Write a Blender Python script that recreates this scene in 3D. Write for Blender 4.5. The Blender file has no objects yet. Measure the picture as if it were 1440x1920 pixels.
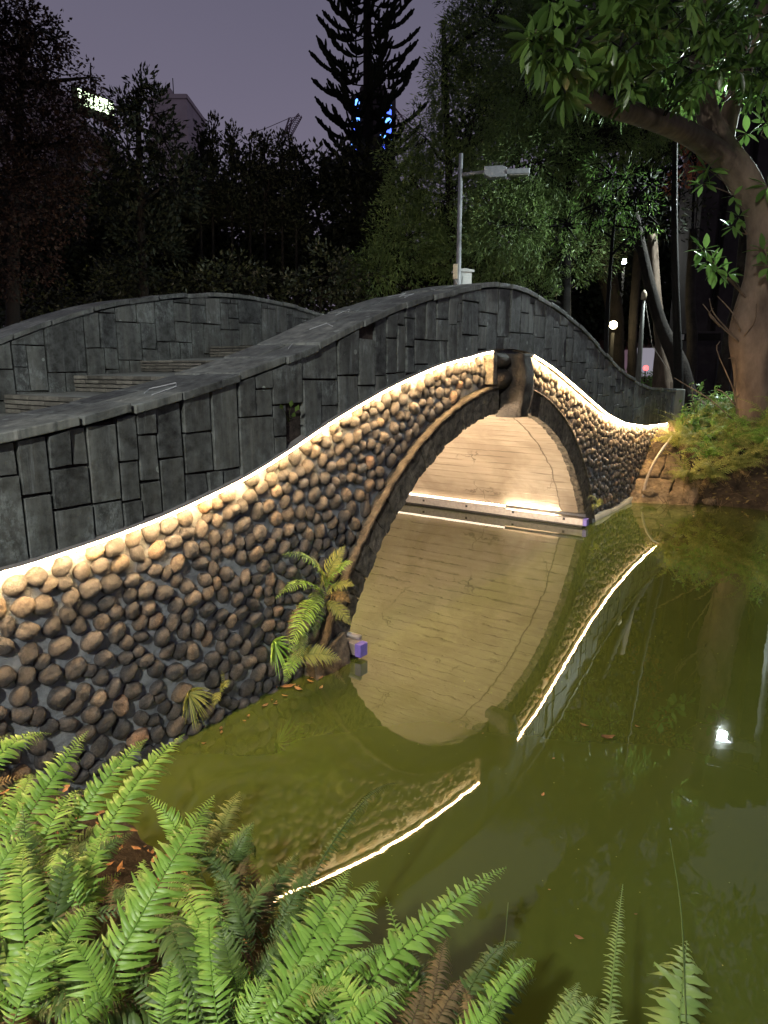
import bpy, math, random
import numpy as np
from mathutils import Vector, Matrix, noise
random.seed(7); RS = np.random.RandomState(7)
PI = math.pi
S = bpy.context.scene
COL = S.collection

# ------------------------------------------------------------------ camera
F_PX, PITCH, CAMZ = 1280.0, math.radians(12.0), 2.0
cam_d = bpy.data.cameras.new('camera'); cam = bpy.data.objects.new('camera', cam_d); COL.objects.link(cam)
cam_d.sensor_fit = 'VERTICAL'; cam_d.sensor_height = 36.0; cam_d.sensor_width = 27.0; cam_d.lens = 24.0
cam_d.clip_start = 0.05; cam_d.clip_end = 2000
cam.location = (0, 0, CAMZ); cam.rotation_euler = (PI/2 - PITCH, 0, 0)
S.camera = cam
S.render.resolution_x = 768; S.render.resolution_y = 1024
S.view_settings.view_transform = 'Standard'; S.view_settings.look = 'None'
S.view_settings.gamma = 1; S.view_settings.exposure = 0.0
S.render.engine = 'CYCLES'
S.cycles.use_denoising = True
S.cycles.max_bounces = 8; S.cycles.diffuse_bounces = 3; S.cycles.glossy_bounces = 4
S.cycles.transparent_max_bounces = 8; S.cycles.sample_clamp_indirect = 4.0

# ------------------------------------------------------------------ world: light-polluted overcast night sky
W = bpy.data.worlds.new('World'); S.world = W; W.use_nodes = True
nt = W.node_tree; nt.nodes.clear()
wo = nt.nodes.new('ShaderNodeOutputWorld'); bg = nt.nodes.new('ShaderNodeBackground')
tc = nt.nodes.new('ShaderNodeTexCoord'); sx = nt.nodes.new('ShaderNodeSeparateXYZ')
cr = nt.nodes.new('ShaderNodeValToRGB'); nz = nt.nodes.new('ShaderNodeTexNoise')
nz.inputs['Scale'].default_value = 1.6; nz.inputs['Detail'].default_value = 3
mx = nt.nodes.new('ShaderNodeMath'); mx.operation = 'MULTIPLY_ADD'; mx.inputs[1].default_value = 0.22
nt.links.new(tc.outputs['Generated'], sx.inputs[0]); nt.links.new(tc.outputs['Generated'], nz.inputs['Vector'])
nt.links.new(nz.outputs['Fac'], mx.inputs[0]); nt.links.new(sx.outputs['Z'], mx.inputs[2])
nt.links.new(mx.outputs[0], cr.inputs['Fac'])
e = cr.color_ramp.elements
e[0].position = 0.12; e[0].color = (0.128, 0.108, 0.148, 1)
e[1].position = 0.62; e[1].color = (0.080, 0.075, 0.110, 1)
m_ = e.new(0.36); m_.color = (0.112, 0.100, 0.140, 1)
e2 = e.new(1.0) ; e2.color = (0.05, 0.048, 0.07, 1)
bg.inputs['Strength'].default_value = 1.55
nt.links.new(cr.outputs[0], bg.inputs[0]); nt.links.new(bg.outputs[0], wo.inputs[0])

# ------------------------------------------------------------------ helpers
def ray(x, y):
    v = y - 960.0
    return np.array([x - 720.0, F_PX*math.cos(PITCH) - v*math.sin(PITCH), -F_PX*math.sin(PITCH) - v*math.cos(PITCH)])
def at(x, y, d):                       # point seen at photo pixel (x, y) at forward distance d
    r = ray(x, y); r = r/r[1]*d
    return np.array([r[0], d, r[2] + CAMZ])
def on_z(x, y, z):
    r = ray(x, y); t = (z - CAMZ)/r[2]
    return np.array([r[0]*t, r[1]*t, z])
U2 = np.array([0.57867, 0.81556]); N2 = np.array([-0.81556, 0.57867]); O2 = np.array([1.17417, 6.64735])
BANG = math.atan2(U2[1], U2[0])
def bw(s, o, z):
    q = O2 + U2*s + N2*o
    return np.array([q[0], q[1], z])
def to_b(p):
    q = np.array(p[:2]) - O2
    return float(q @ U2), float(q @ N2)

def tag(o, label=None, cat=None, group=None, kind=None):
    if label: o['label'] = label
    if cat: o['category'] = cat
    if group: o['group'] = group
    if kind: o['kind'] = kind
    return o
def empty(name, loc=(0, 0, 0), rz=0.0, label=None, cat=None, group=None):
    o = bpy.data.objects.new(name, None); COL.objects.link(o); o.location = loc; o.rotation_euler = (0, 0, rz)
    o.empty_display_size = 0.2
    return tag(o, label, cat, group)

class MB:
    """collects vertices/faces (numpy) and links them as ONE mesh object"""
    def __init__(s): s.v = []; s.f = []; s.n = 0; s.a = []; s.uv = []
    def add(s, v, f, rnd=0.5):
        v = np.asarray(v, float).reshape(-1, 3)
        f = [tuple(int(i) + s.n for i in q) for q in f] if not isinstance(f, np.ndarray) else (f + s.n)
        s.v.append(v); s.f.append(f); s.n += len(v)
        s.a.append(np.broadcast_to(np.asarray(rnd, float), (len(v),)).copy())
        return s
    def box(s, c, d, rz=0.0, rnd=0.5, M=None):
        x, y, z = [q/2 for q in d]
        v = np.array([(sx*x, sy*y, sz*z) for sz in (-1, 1) for sy in (-1, 1) for sx in (-1, 1)])
        if rz: ca, sa = math.cos(rz), math.sin(rz); v = v @ np.array([[ca, sa, 0], [-sa, ca, 0], [0, 0, 1]])
        if M is not None: v = v @ np.array(M).T
        v = v + np.array(c)
        return s.add(v, [(0, 2, 3, 1), (4, 5, 7, 6), (0, 1, 5, 4), (2, 6, 7, 3), (0, 4, 6, 2), (1, 3, 7, 5)], rnd)
    def prism(s, poly, y0, y1, rnd=0.5):      # poly in (x,z), extruded along y
        n = len(poly); v = [(p[0], y0, p[1]) for p in poly] + [(p[0], y1, p[1]) for p in poly]
        f = [tuple(range(n)), tuple(range(2*n-1, n-1, -1))] + [(i, i+n, (i+1) % n + n, (i+1) % n) for i in range(n)]
        return s.add(v, f, rnd)
    def tube(s, pts, r, seg=10, caps=True, rnd=0.5, jit=0.0, fr=None):
        pts = [np.array(p, float) for p in pts]; n = len(pts)
        if np.isscalar(r): r = [r]*n
        ring = []; up = np.array([0.0, 0, 1])
        for i in range(n):
            t = pts[min(i+1, n-1)] - pts[max(i-1, 0)]; t = t/(np.linalg.norm(t) + 1e-9)
            if i == 0:
                a = np.cross(t, up)
                if np.linalg.norm(a) < 0.05: a = np.cross(t, (1, 0, 0))
            else: a = prev - t*np.dot(prev, t)
            a /= np.linalg.norm(a); prev = a; b = np.cross(t, a)
            for k in range(seg):
                th = 2*PI*k/seg; rr = r[i]*(1 + jit*(random.random() - .5)*2)
                if fr is not None: rr *= fr(i/(n-1.0), th)
                ring.append(pts[i] + (a*math.cos(th) + b*math.sin(th))*rr)
        f = [(i*seg+k, i*seg+(k+1) % seg, (i+1)*seg+(k+1) % seg, (i+1)*seg+k) for i in range(n-1) for k in range(seg)]
        if caps: f += [tuple(range(seg-1, -1, -1)), tuple(range((n-1)*seg, n*seg))]
        return s.add(ring, f, rnd)
    def build(s, name, mat, parent=None, smooth=False, bevel=0.0, loc=None, uv=None):
        v = np.concatenate(s.v) if s.v else np.zeros((0, 3))
        fl = []
        for q in s.f: fl.extend(q.tolist() if isinstance(q, np.ndarray) else q)
        me = bpy.data.meshes.new(name); me.from_pydata(v.tolist(), [], fl); me.update()
        at_ = me.attributes.new('rnd', 'FLOAT', 'POINT'); at_.data.foreach_set('value', np.concatenate(s.a).astype(np.float32))
        if smooth: me.shade_smooth()
        me.materials.append(mat)
        o = bpy.data.objects.new(name, me); COL.objects.link(o)
        if parent: o.parent = parent
        if loc is not None: o.location = loc
        if bevel:
            b = o.modifiers.new('bevel', 'BEVEL'); b.width = bevel; b.segments = 2; b.limit_method = 'ANGLE'
        return o

def smoothcurve(pts, sig=0.25, lo=-9, hi=9):
    xs = np.linspace(lo, hi, 1801); p = np.array(pts); y = np.interp(xs, p[:, 0], p[:, 1])
    k = np.exp(-0.5*(np.arange(-100, 101)*0.01/sig)**2); k /= k.sum()
    y = np.convolve(np.pad(y, 100, mode='edge'), k, 'valid')
    return lambda s: float(np.interp(s, xs, y))

# ------------------------------------------------------------------ materials
def newmat(name):
    m = bpy.data.materials.new(name); m.use_nodes = True; t = m.node_tree
    return m, t, t.nodes['Principled BSDF'], t.nodes['Material Output']
def N(t, typ, **kw):
    n = t.nodes.new(typ)
    for k, v in kw.items():
        if k in n.inputs: n.inputs[k].default_value = v
        else: setattr(n, k, v)
    return n
def ramp(t, fac, stops):
    r = t.nodes.new('ShaderNodeValToRGB'); t.links.new(fac, r.inputs['Fac']); e = r.color_ramp.elements
    while len(e) < len(stops): e.new(0.5)
    for q, (p, c) in zip(e, stops):
        q.position = p; q.color = tuple(c) + (1,) if not np.isscalar(c) else (c, c, c, 1)
    return r.outputs[0]
def mixc(t, fac, a, b, mode='MIX'):
    m = t.nodes.new('ShaderNodeMix'); m.data_type = 'RGBA'; m.blend_type = mode
    for i, v in ((0, fac), (6, a), (7, b)):
        if isinstance(v, bpy.types.NodeSocket): t.links.new(v, m.inputs[i])
        else: m.inputs[i].default_value = v if np.isscalar(v) else tuple(v) + (1,)
    return m.outputs[2]
def coords(t, scale=(1, 1, 1), kind='Object'):
    tc = t.nodes.new('ShaderNodeTexCoord'); mp = t.nodes.new('ShaderNodeMapping'); mp.inputs['Scale'].default_value = scale
    t.links.new(tc.outputs[kind], mp.inputs[0]); return mp.outputs[0]
def noise_(t, vec, scale, detail=5, rough=0.6, dist=0.0):
    n = N(t, 'ShaderNodeTexNoise', Scale=scale, Detail=detail, Roughness=rough, Distortion=dist); t.links.new(vec, n.inputs['Vector']); return n.outputs['Fac']
def bump_(t, h, strength, dist, bs):
    b = N(t, 'ShaderNodeBump', Strength=strength, Distance=dist); t.links.new(h, b.inputs['Height']); t.links.new(b.outputs[0], bs.inputs['Normal']); return b
def attr(t, name='rnd'):
    a = t.nodes.new('ShaderNodeAttribute'); a.attribute_name = name; return a.outputs['Fac']
def math_(t, op, a, b=None, c=None):
    m = t.nodes.new('ShaderNodeMath'); m.operation = op
    for i, v in enumerate((a, b, c)):
        if v is None: continue
        if isinstance(v, bpy.types.NodeSocket): t.links.new(v, m.inputs[i])
        else: m.inputs[i].default_value = v
    return m.outputs[0]

def rough_mat(name, c0, c1, scale=6, rough=0.8, bump=0.4, bd=0.01, bscale=None, rnd=0.5, spec=0.3, stretch=(1, 1, 1)):
    m, t, b, o = newmat(name); vec = coords(t, stretch)
    n = noise_(t, vec, scale, 6, 0.65)
    col = ramp(t, n, [(0.3, c0), (0.7, c1)])
    if rnd:
        a = attr(t); k = math_(t, 'MULTIPLY_ADD', a, rnd*2, 1 - rnd)
        hs = N(t, 'ShaderNodeHueSaturation'); t.links.new(col, hs.inputs['Color']); t.links.new(k, hs.inputs['Value']); col = hs.outputs[0]
    t.links.new(col, b.inputs['Base Color']); b.inputs['Roughness'].default_value = rough; b.inputs['Specular IOR Level'].default_value = spec
    n2 = noise_(t, vec, bscale or scale*4, 8, 0.7)
    bump_(t, n2, bump, bd, b)
    return m
def plain(name, c, rough=0.5, metal=0.0, spec=0.5):
    m, t, b, o = newmat(name); b.inputs['Base Color'].default_value = tuple(c) + (1,)
    vec = coords(t); n = noise_(t, vec, 25, 4)
    t.links.new(ramp(t, n, [(0.3, [q*0.8 for q in c]), (0.7, [min(1, q*1.15) for q in c])]), b.inputs['Base Color'])
    b.inputs['Roughness'].default_value = rough; b.inputs['Metallic'].default_value = metal; b.inputs['Specular IOR Level'].default_value = spec
    return m
def emit(name, c, strength):
    m, t, b, o = newmat(name); b.inputs['Base Color'].default_value = (0.5, 0.5, 0.5, 1)
    b.inputs['Emission Color'].default_value = tuple(c) + (1,); b.inputs['Emission Strength'].default_value = strength
    return m

# slate panels: dark grey-green, vertical stains, pale lichen discs
def slate_mat(name, k=1.0):
    m, t, b, o = newmat(name); vec = coords(t)
    st = noise_(t, coords(t, (9, 9, 0.9)), 1.6, 6, 0.6)
    col = ramp(t, st, [(0.28, (0.014*k, 0.016*k, 0.015*k)), (0.48, (0.054*k, 0.058*k, 0.050*k)), (0.62, (0.092*k, 0.096*k, 0.083*k)), (0.78, (0.20*k, 0.21*k, 0.185*k))])
    a = attr(t); kk = math_(t, 'MULTIPLY_ADD', a, 2.0, 0.12)
    hs = N(t, 'ShaderNodeHueSaturation'); t.links.new(col, hs.inputs['Color']); t.links.new(kk, hs.inputs['Value']); col = hs.outputs[0]
    # mineral bloom patches, only where a large noise allows
    big = ramp(t, noise_(t, vec, 2.6, 3), [(0.53, 0.0), (0.66, 1.0)])
    fine = ramp(t, noise_(t, coords(t, (1, 1, .6)), 34, 8, 0.8), [(0.46, 0.0), (0.60, 1.0)])
    pm_ = math_(t, 'MULTIPLY', big, fine)
    col = mixc(t, math_(t, 'MULTIPLY', pm_, 0.7), col, (0.27, 0.32, 0.31))
    dr = ramp(t, noise_(t, coords(t, (14, 14, 1.1)), 1.3, 5, .7), [(0.52, 0.0), (0.66, 0.6)])
    col = mixc(t, dr, col, (0.010, 0.011, 0.012))
    dr2 = ramp(t, noise_(t, coords(t, (22, 22, 1.6)), 1.1, 5, .7), [(0.60, 0.0), (0.70, 0.45)])
    col = mixc(t, dr2, col, (0.22, 0.25, 0.25))
    vo = N(t, 'ShaderNodeTexVoronoi', Scale=5.5, Randomness=1.0); t.links.new(vec, vo.inputs['Vector'])
    sep = t.nodes.new('ShaderNodeSeparateColor'); t.links.new(vo.outputs['Color'], sep.inputs[0])
    thr = math_(t, 'MULTIPLY', math_(t, 'GREATER_THAN', sep.outputs[0], 0.45), math_(t, 'MULTIPLY_ADD', sep.outputs[1], 0.085, 0.04))
    spot = math_(t, 'LESS_THAN', vo.outputs['Distance'], thr)
    spot = math_(t, 'MULTIPLY', spot, ramp(t, noise_(t, vec, 60, 3), [(0.3, 0.3), (0.6, 0.8)]))
    col = mixc(t, spot, col, (0.33, 0.38, 0.34))
    ge = t.nodes.new('ShaderNodeNewGeometry'); pe = ramp(t, ge.outputs['Pointiness'], [(0.51, 0.0), (0.58, 0.55)])
    pe = math_(t, 'MULTIPLY', pe, ramp(t, noise_(t, vec, 18, 5, .7), [(0.35, 0.1), (0.6, 1.0)]))
    col = mixc(t, pe, col, (0.24, 0.27, 0.26))
    t.links.new(col, b.inputs['Base Color'])
    b.inputs['Roughness'].default_value = 0.55; b.inputs['Specular IOR Level'].default_value = 0.45
    h = math_(t, 'ADD', noise_(t, vec, 30, 8, 0.7), math_(t, 'MULTIPLY', noise_(t, coords(t, (1, 1, .3)), 4, 3), 2.0))
    bump_(t, h, 0.6, 0.010, b)
    return m
M_SLATE = slate_mat('slate', 0.60); M_COPE = slate_mat('coping_slate', 1.1)
M_DARKMORTAR = rough_mat('dark_mortar', (0.010, 0.009, 0.008), (0.07, 0.055, 0.045), 20, 0.95, 0.8, 0.01, rnd=0)
M_MORTAR = rough_mat('mortar', (0.13, 0.15, 0.165), (0.34, 0.37, 0.38), 7, 0.85, 0.9, 0.02, 28, rnd=0, spec=0.3)

def cobble_mat():
    m, t, b, o = newmat('cobble'); vec = coords(t); a = attr(t)
    c = ramp(t, a, [(0.0, (0.035, 0.037, 0.040)), (0.35, (0.065, 0.065, 0.065)), (0.6, (0.10, 0.09, 0.078)), (0.82, (0.16, 0.13, 0.095)), (1.0, (0.24, 0.155, 0.10))])
    n = ramp(t, noise_(t, vec, 14, 7, 0.7), [(0.3, 0.45), (0.7, 1.7)])
    c = mixc(t, 1.0, c, n, 'MULTIPLY')
    # mortar smears left on the stones
    sm = ramp(t, noise_(t, vec, 22, 8, 0.75), [(0.62, 0.0), (0.72, 0.55)])
    c = mixc(t, sm, c, (0.24, 0.23, 0.21))
    sp_ = ramp(t, noise_(t, vec, 95, 6, 0.8), [(0.35, 0.55), (0.65, 1.4)])
    c = mixc(t, 1.0, c, sp_, 'MULTIPLY')
    t.links.new(c, b.inputs['Base Color']); b.inputs['Specular IOR Level'].default_value = 0.5
    t.links.new(ramp(t, noise_(t, vec, 18, 4), [(0.3, 0.38), (0.7, 0.62)]), b.inputs['Roughness'])
    bump_(t, math_(t, 'ADD', noise_(t, vec, 38, 8, 0.8), math_(t, 'MULTIPLY', noise_(t, vec, 110, 5, 0.8), .35)), 1.0, 0.016, b)
    return m
M_COBBLE = cobble_mat()
M_VOUSS = rough_mat('rough_black_stone', (0.02, 0.02, 0.019), (0.24, 0.21, 0.16), 15, 0.8, 1.0, 0.035, 26, rnd=0.35, spec=0.4)
M_KEY = rough_mat('keystone_stone', (0.014, 0.013, 0.012), (0.085, 0.075, 0.06), 8, 0.7, 0.9, 0.03, 20, rnd=0.3)

def vault_mat():
    m, t, b, o = newmat('board_marked_concrete')
    uv = t.nodes.new('ShaderNodeUVMap'); uv.uv_map = 'UVMap'
    vec = uv.outputs[0]                          # u = metres along the passage, v = metres round the arch
    mp = t.nodes.new('ShaderNodeMapping'); mp.inputs['Scale'].default_value = (0.35, 5, 1); t.links.new(vec, mp.inputs[0])
    n1 = noise_(t, mp.outputs[0], 3.0, 7, 0.65)
    n2 = noise_(t, vec, 1.6, 6, 0.6, 0.6); n3 = noise_(t, vec, 30, 6, 0.7)
    c = ramp(t, n1, [(0.2, (0.38, 0.32, 0.24)), (0.5, (0.50, 0.43, 0.33)), (0.8, (0.60, 0.53, 0.42))])
    c = mixc(t, ramp(t, n2, [(0.42, 0.0), (0.62, 0.75)]), c, (0.33, 0.27, 0.20))
    # board seams every 0.135 m with wobble
    sep = t.nodes.new('ShaderNodeSeparateXYZ'); t.links.new(vec, sep.inputs[0])
    wob = math_(t, 'MULTIPLY_ADD', noise_(t, mp.outputs[0], 2.2, 3), 0.10, sep.outputs['Y'])
    fr = math_(t, 'FRACT', math_(t, 'DIVIDE', wob, 0.135))
    d = math_(t, 'ABSOLUTE', math_(t, 'SUBTRACT', fr, 0.5))
    seam = ramp(t, d, [(0.0, 0.9), (0.055, 0.0)])
    gate = ramp(t, noise_(t, vec, 2.4, 5), [(0.40, 0.15), (0.55, 1.0)])
    seam = math_(t, 'MULTIPLY', seam, gate)
    # cracks
    wv = t.nodes.new('ShaderNodeVectorMath'); wv.operation = 'ADD'
    nn = N(t, 'ShaderNodeTexNoise', Scale=3.5, Detail=5); t.links.new(vec, nn.inputs['Vector'])
    sc = t.nodes.new('ShaderNodeVectorMath'); sc.operation = 'SCALE'; sc.inputs['Scale'].default_value = 0.45
    t.links.new(nn.outputs['Color'], sc.inputs[0]); t.links.new(vec, wv.inputs[0]); t.links.new(sc.outputs[0], wv.inputs[1])
    vo = N(t, 'ShaderNodeTexVoronoi', Scale=1.3); vo.feature = 'DISTANCE_TO_EDGE'; t.links.new(wv.outputs[0], vo.inputs['Vector'])
    crk = ramp(t, vo.outputs['Distance'], [(0.0, 1.0), (0.014, 0.0)])
    crk = math_(t, 'MULTIPLY', crk, ramp(t, noise_(t, vec, 1.1, 2), [(0.52, 0.0), (0.60, 0.7)]))
    # the long crack that runs parallel to the arch edge
    wx = math_(t, 'MULTIPLY_ADD', noise_(t, vec, 2.6, 5), 0.16, sep.outputs['X'])
    lc = ramp(t, math_(t, 'ABSOLUTE', math_(t, 'SUBTRACT', wx, 0.34)), [(0.0, 1.0), (0.010, 0.0)])
    dk = math_(t, 'MAXIMUM', math_(t, 'MAXIMUM', math_(t, 'MULTIPLY', seam, 0.85), crk), lc)
    c = mixc(t, math_(t, 'MULTIPLY', dk, 0.75), c, (0.07, 0.05, 0.035))
    t.links.new(c, b.inputs['Base Color']); b.inputs['Roughness'].default_value = 0.8; b.inputs['Specular IOR Level'].default_value = 0.2
    h = math_(t, 'ADD', math_(t, 'SUBTRACT', math_(t, 'MULTIPLY', math_(t, 'ADD', n3, math_(t, 'MULTIPLY', n2, 3.0)), 0.5), math_(t, 'MULTIPLY', dk, 1.2)), math_(t, 'MULTIPLY', n1, 1.2))
    bump_(t, h, 0.7, 0.015, b)
    return m
M_VAULT = vault_mat()

def water_mat():
    m, t, b, o = newmat('pond_water'); vec = coords(t)
    murk = ramp(t, noise_(t, vec, 0.35, 3), [(0.3, (0.054, 0.074, 0.013)), (0.7, (0.068, 0.090, 0.019))])
    t.links.new(murk, b.inputs['Base Color'])
    b.inputs['Roughness'].default_value = 0.015; b.inputs['IOR'].default_value = 1.8; b.inputs['Specular IOR Level'].default_value = 0.5
    b.inputs['Specular Tint'].default_value = (1, 1, 1, 1)
    h = math_(t, 'ADD', noise_(t, vec, 3.5, 2, 0.5), math_(t, 'MULTIPLY', noise_(t, vec, 14, 2, 0.5), 0.12))
    bump_(t, h, 0.018, 0.03, b)
    return m
M_WATER = water_mat()

def leaf_mat(name, c0, c1, rough=0.45, trans=0.25, spec=0.45):
    m, t, b, o = newmat(name); a = attr(t)
    col = ramp(t, a, [(0.0, c0), (1.0, c1)])
    t.links.new(col, b.inputs['Base Color']); b.inputs['Roughness'].default_value = rough; b.inputs['Specular IOR Level'].default_value = spec
    if trans:
        tr = t.nodes.new('ShaderNodeBsdfTranslucent'); t.links.new(col, tr.inputs[0])
        mx = t.nodes.new('ShaderNodeMixShader'); mx.inputs[0].default_value = trans
        t.links.new(b.outputs[0], mx.inputs[1]); t.links.new(tr.outputs[0], mx.inputs[2]); t.links.new(mx.outputs[0], o.inputs[0])
    return m
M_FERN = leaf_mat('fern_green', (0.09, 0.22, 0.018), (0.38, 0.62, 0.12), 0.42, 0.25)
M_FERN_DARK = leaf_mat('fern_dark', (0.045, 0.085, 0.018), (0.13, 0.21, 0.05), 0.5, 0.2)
M_FERN_BROWN = leaf_mat('fern_withered', (0.07, 0.045, 0.02), (0.24, 0.18, 0.07), 0.7, 0.15)
M_FERN_YEL = leaf_mat('fern_yellowing', (0.14, 0.20, 0.035), (0.42, 0.42, 0.12), 0.55, 0.25)
M_FERN_LIME = leaf_mat('fern_lime', (0.13, 0.24, 0.05), (0.34, 0.46, 0.13), 0.5, 0.25)
M_LEAF_BIG = leaf_mat('broad_leaf', (0.04, 0.085, 0.018), (0.13, 0.23, 0.05), 0.3, 0.3)
M_LEAF_DIM = leaf_mat('fine_leaf', (0.055, 0.095, 0.03), (0.19, 0.28, 0.08), 0.5, 0.2)
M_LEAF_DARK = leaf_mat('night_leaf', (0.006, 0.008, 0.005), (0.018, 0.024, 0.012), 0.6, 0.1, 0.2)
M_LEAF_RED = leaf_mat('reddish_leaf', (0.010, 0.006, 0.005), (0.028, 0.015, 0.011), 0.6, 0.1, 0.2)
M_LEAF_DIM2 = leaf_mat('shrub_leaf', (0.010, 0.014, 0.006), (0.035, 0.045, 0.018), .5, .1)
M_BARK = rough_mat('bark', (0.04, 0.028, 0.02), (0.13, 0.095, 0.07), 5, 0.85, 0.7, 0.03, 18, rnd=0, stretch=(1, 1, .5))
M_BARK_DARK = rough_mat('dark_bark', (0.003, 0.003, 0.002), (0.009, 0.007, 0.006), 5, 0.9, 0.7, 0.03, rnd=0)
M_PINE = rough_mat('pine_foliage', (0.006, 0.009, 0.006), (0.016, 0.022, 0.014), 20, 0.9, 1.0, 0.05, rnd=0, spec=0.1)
M_SOIL = rough_mat('soil', (0.014, 0.011, 0.008), (0.085, 0.065, 0.042), 5, 0.95, 1.0, 0.05, 24, rnd=0)
M_BRICK = rough_mat('step_brick', (0.09, 0.09, 0.075), (0.22, 0.215, 0.18), 9, 0.85, 0.6, 0.01, rnd=0.35)
M_SAND = rough_mat('sandstone', (0.09, 0.07, 0.045), (0.34, 0.27, 0.18), 9, 0.9, 1.0, 0.06, 22, rnd=0.3)
M_GALV = rough_mat('galvanised_steel', (0.20, 0.21, 0.22), (0.34, 0.35, 0.37), 9, 0.5, 0.1, 0.002, rnd=0, spec=0.5)
M_ALU = plain('aluminium', (0.42, 0.40, 0.38), 0.35, 0.5)
M_CREAM = plain('cream_plastic', (0.62, 0.52, 0.36), 0.5)
M_CABINET = rough_mat('white_cabinet_paint', (0.42, 0.43, 0.42), (0.58, 0.58, 0.56), 7, 0.5, 0.1, 0.002, rnd=0)
M_GREYPIPE = plain('grey_conduit', (0.36, 0.33, 0.29), 0.45)
M_BLACK = plain('black_rubber', (0.015, 0.015, 0.017), 0.4)
M_PURPLE = plain('violet_end_cap', (0.20, 0.16, 0.62), 0.35)
M_CONC = rough_mat('grey_concrete', (0.13, 0.145, 0.13), (0.26, 0.28, 0.255), 5, 0.85, 0.4, 0.01, rnd=0.2, stretch=(1, 1, .4))
M_BLDG = rough_mat('pale_wall', (0.42, 0.36, 0.36), (0.55, 0.48, 0.48), 0.6, 0.9, 0.1, 0.01, rnd=0.25)
M_BLDG_DK = rough_mat('dark_wall', (0.022, 0.018, 0.018), (0.05, 0.042, 0.042), 1.5, 0.9, 0.3, 0.01, rnd=0.25)
M_STRIP = emit('led_strip_glow', (1.0, 0.62, 0.29), 340.0)
M_STRIPSHELL = plain('clear_silicone', (0.55, 0.52, 0.48), 0.35)
M_CHANNEL = plain('weathered_channel', (0.20, 0.19, 0.18), 0.5)
M_VLED = emit('led_lens', (1.0, 0.80, 0.58), 3.5)
M_VLED_WASH = emit('led_wash', (1.0, 0.77, 0.52), 240.0)
M_VLED_BACK = emit('led_wash_far', (1.0, 0.75, 0.54), 5600.0)
M_WHITE_LAMP = emit('white_lamp', (0.85, 0.93, 1.0), 60.0)
M_YELLOW_LAMP = emit('yellow_lamp', (1.0, 0.86, 0.45), 40.0)

# ================================================================== THE SETTING: ground, pond
near_edge = [on_z(x, y, 0)[:2] for x, y in [(-260, 1440), (0, 1500), (150, 1490), (262, 1560), (420, 1690), (600, 1800), (800, 1935), (1100, 2010), (1500, 2060)]]
pond_poly = [tuple(p) for p in near_edge] + [(2.6, 1.2), (4.5, 1.6), (7.5, 3.6), (8.2, 6.5), (7.2, 8.6)]
pond_poly += [tuple(on_z(x, y, 0)[:2]) for x, y in [(1440, 958), (1330, 946), (1260, 938), (1188, 936)]]
pond_poly += [tuple(bw(4.55, 0.6, 0)[:2]), tuple(bw(3.9, 3.6, 0)[:2]), (0.5, 15.5), (-6.5, 13.0), tuple(bw(-4.2, 4.0, 0)[:2]), tuple(bw(-5.0, 0.2, 0)[:2])]
PP = np.array(pond_poly)
def pond_sd(X, Y):                       # signed distance, negative inside the pond
    d = np.full(X.shape, 1e9); ins = np.zeros(X.shape, bool)
    n = len(PP)
    for i in range(n):
        ax, ay = PP[i]; bx, by = PP[(i+1) % n]
        ex, ey = bx-ax, by-ay; wx, wy = X-ax, Y-ay
        h = np.clip((wx*ex + wy*ey)/(ex*ex+ey*ey+1e-12), 0, 1)
        d = np.minimum(d, np.hypot(wx-ex*h, wy-ey*h))
        c = ((ay > Y) != (by > Y)) & (X < (bx-ax)*(Y-ay)/(by-ay+1e-12) + ax)
        ins ^= c
    return np.where(ins, -d, d)
def gheight(X, Y):
    X = np.asarray(X, float); Y = np.asarray(Y, float); d = pond_sd(X, Y)
    far = np.clip((Y - 3.5)/3.0, 0, 1)
    top = 0.42 + 0.53*far; w = 0.9 + 0.5*far
    t = np.clip(d/w, 0, 1); up = top*(t*(2-t))
    dn = -0.75*np.clip(-d/0.9, 0, 1)
    return np.where(d > 0, up, dn) + np.where(d > 0, 0.0, -0.04) + 0.03*np.clip(d, 0, 1)*(np.sin(X*3.1+Y*1.7)+np.sin(Y*4.3-X*2.2))
def gz(x, y): return float(gheight(np.array([x]), np.array([y]))[0])
def axis(lo, mid0, mid1, hi, fine):
    a = list(np.arange(mid0, mid1, fine)); s = fine; x = mid1
    while x < hi: a.append(x); s *= 1.25; x += s
    a.append(hi); s = fine; x = mid0
    while x > lo: s *= 1.25; x -= s; a.append(max(x, lo))
    return np.array(sorted(set(np.round(a, 4))))
gx = axis(-400, -4, 9, 400, 0.13); gy = axis(-60, -1, 15, 700, 0.13)
GX, GY = np.meshgrid(gx, gy); GZ = gheight(GX, GY)
GZ += np.where(GZ > 0.02, RS.uniform(-.02, .02, GZ.shape), 0)
g = MB(); nx, ny = len(gx), len(gy)
ii, jj = np.meshgrid(np.arange(nx-1), np.arange(ny-1)); q = (jj*nx+ii).ravel()
g.add(np.stack([GX, GY, GZ], -1), np.stack([q, q+1, q+nx+1, q+nx], -1))
tag(g.build('ground', M_SOIL, smooth=True), kind='structure')
wm = MB(); wm.add([(-9, -1.5, 0), (12, -1.5, 0), (12, 19, 0), (-9, 19, 0)], [(0, 1, 2, 3)])
tag(wm.build('pond_water', M_WATER), kind='structure')

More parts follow.
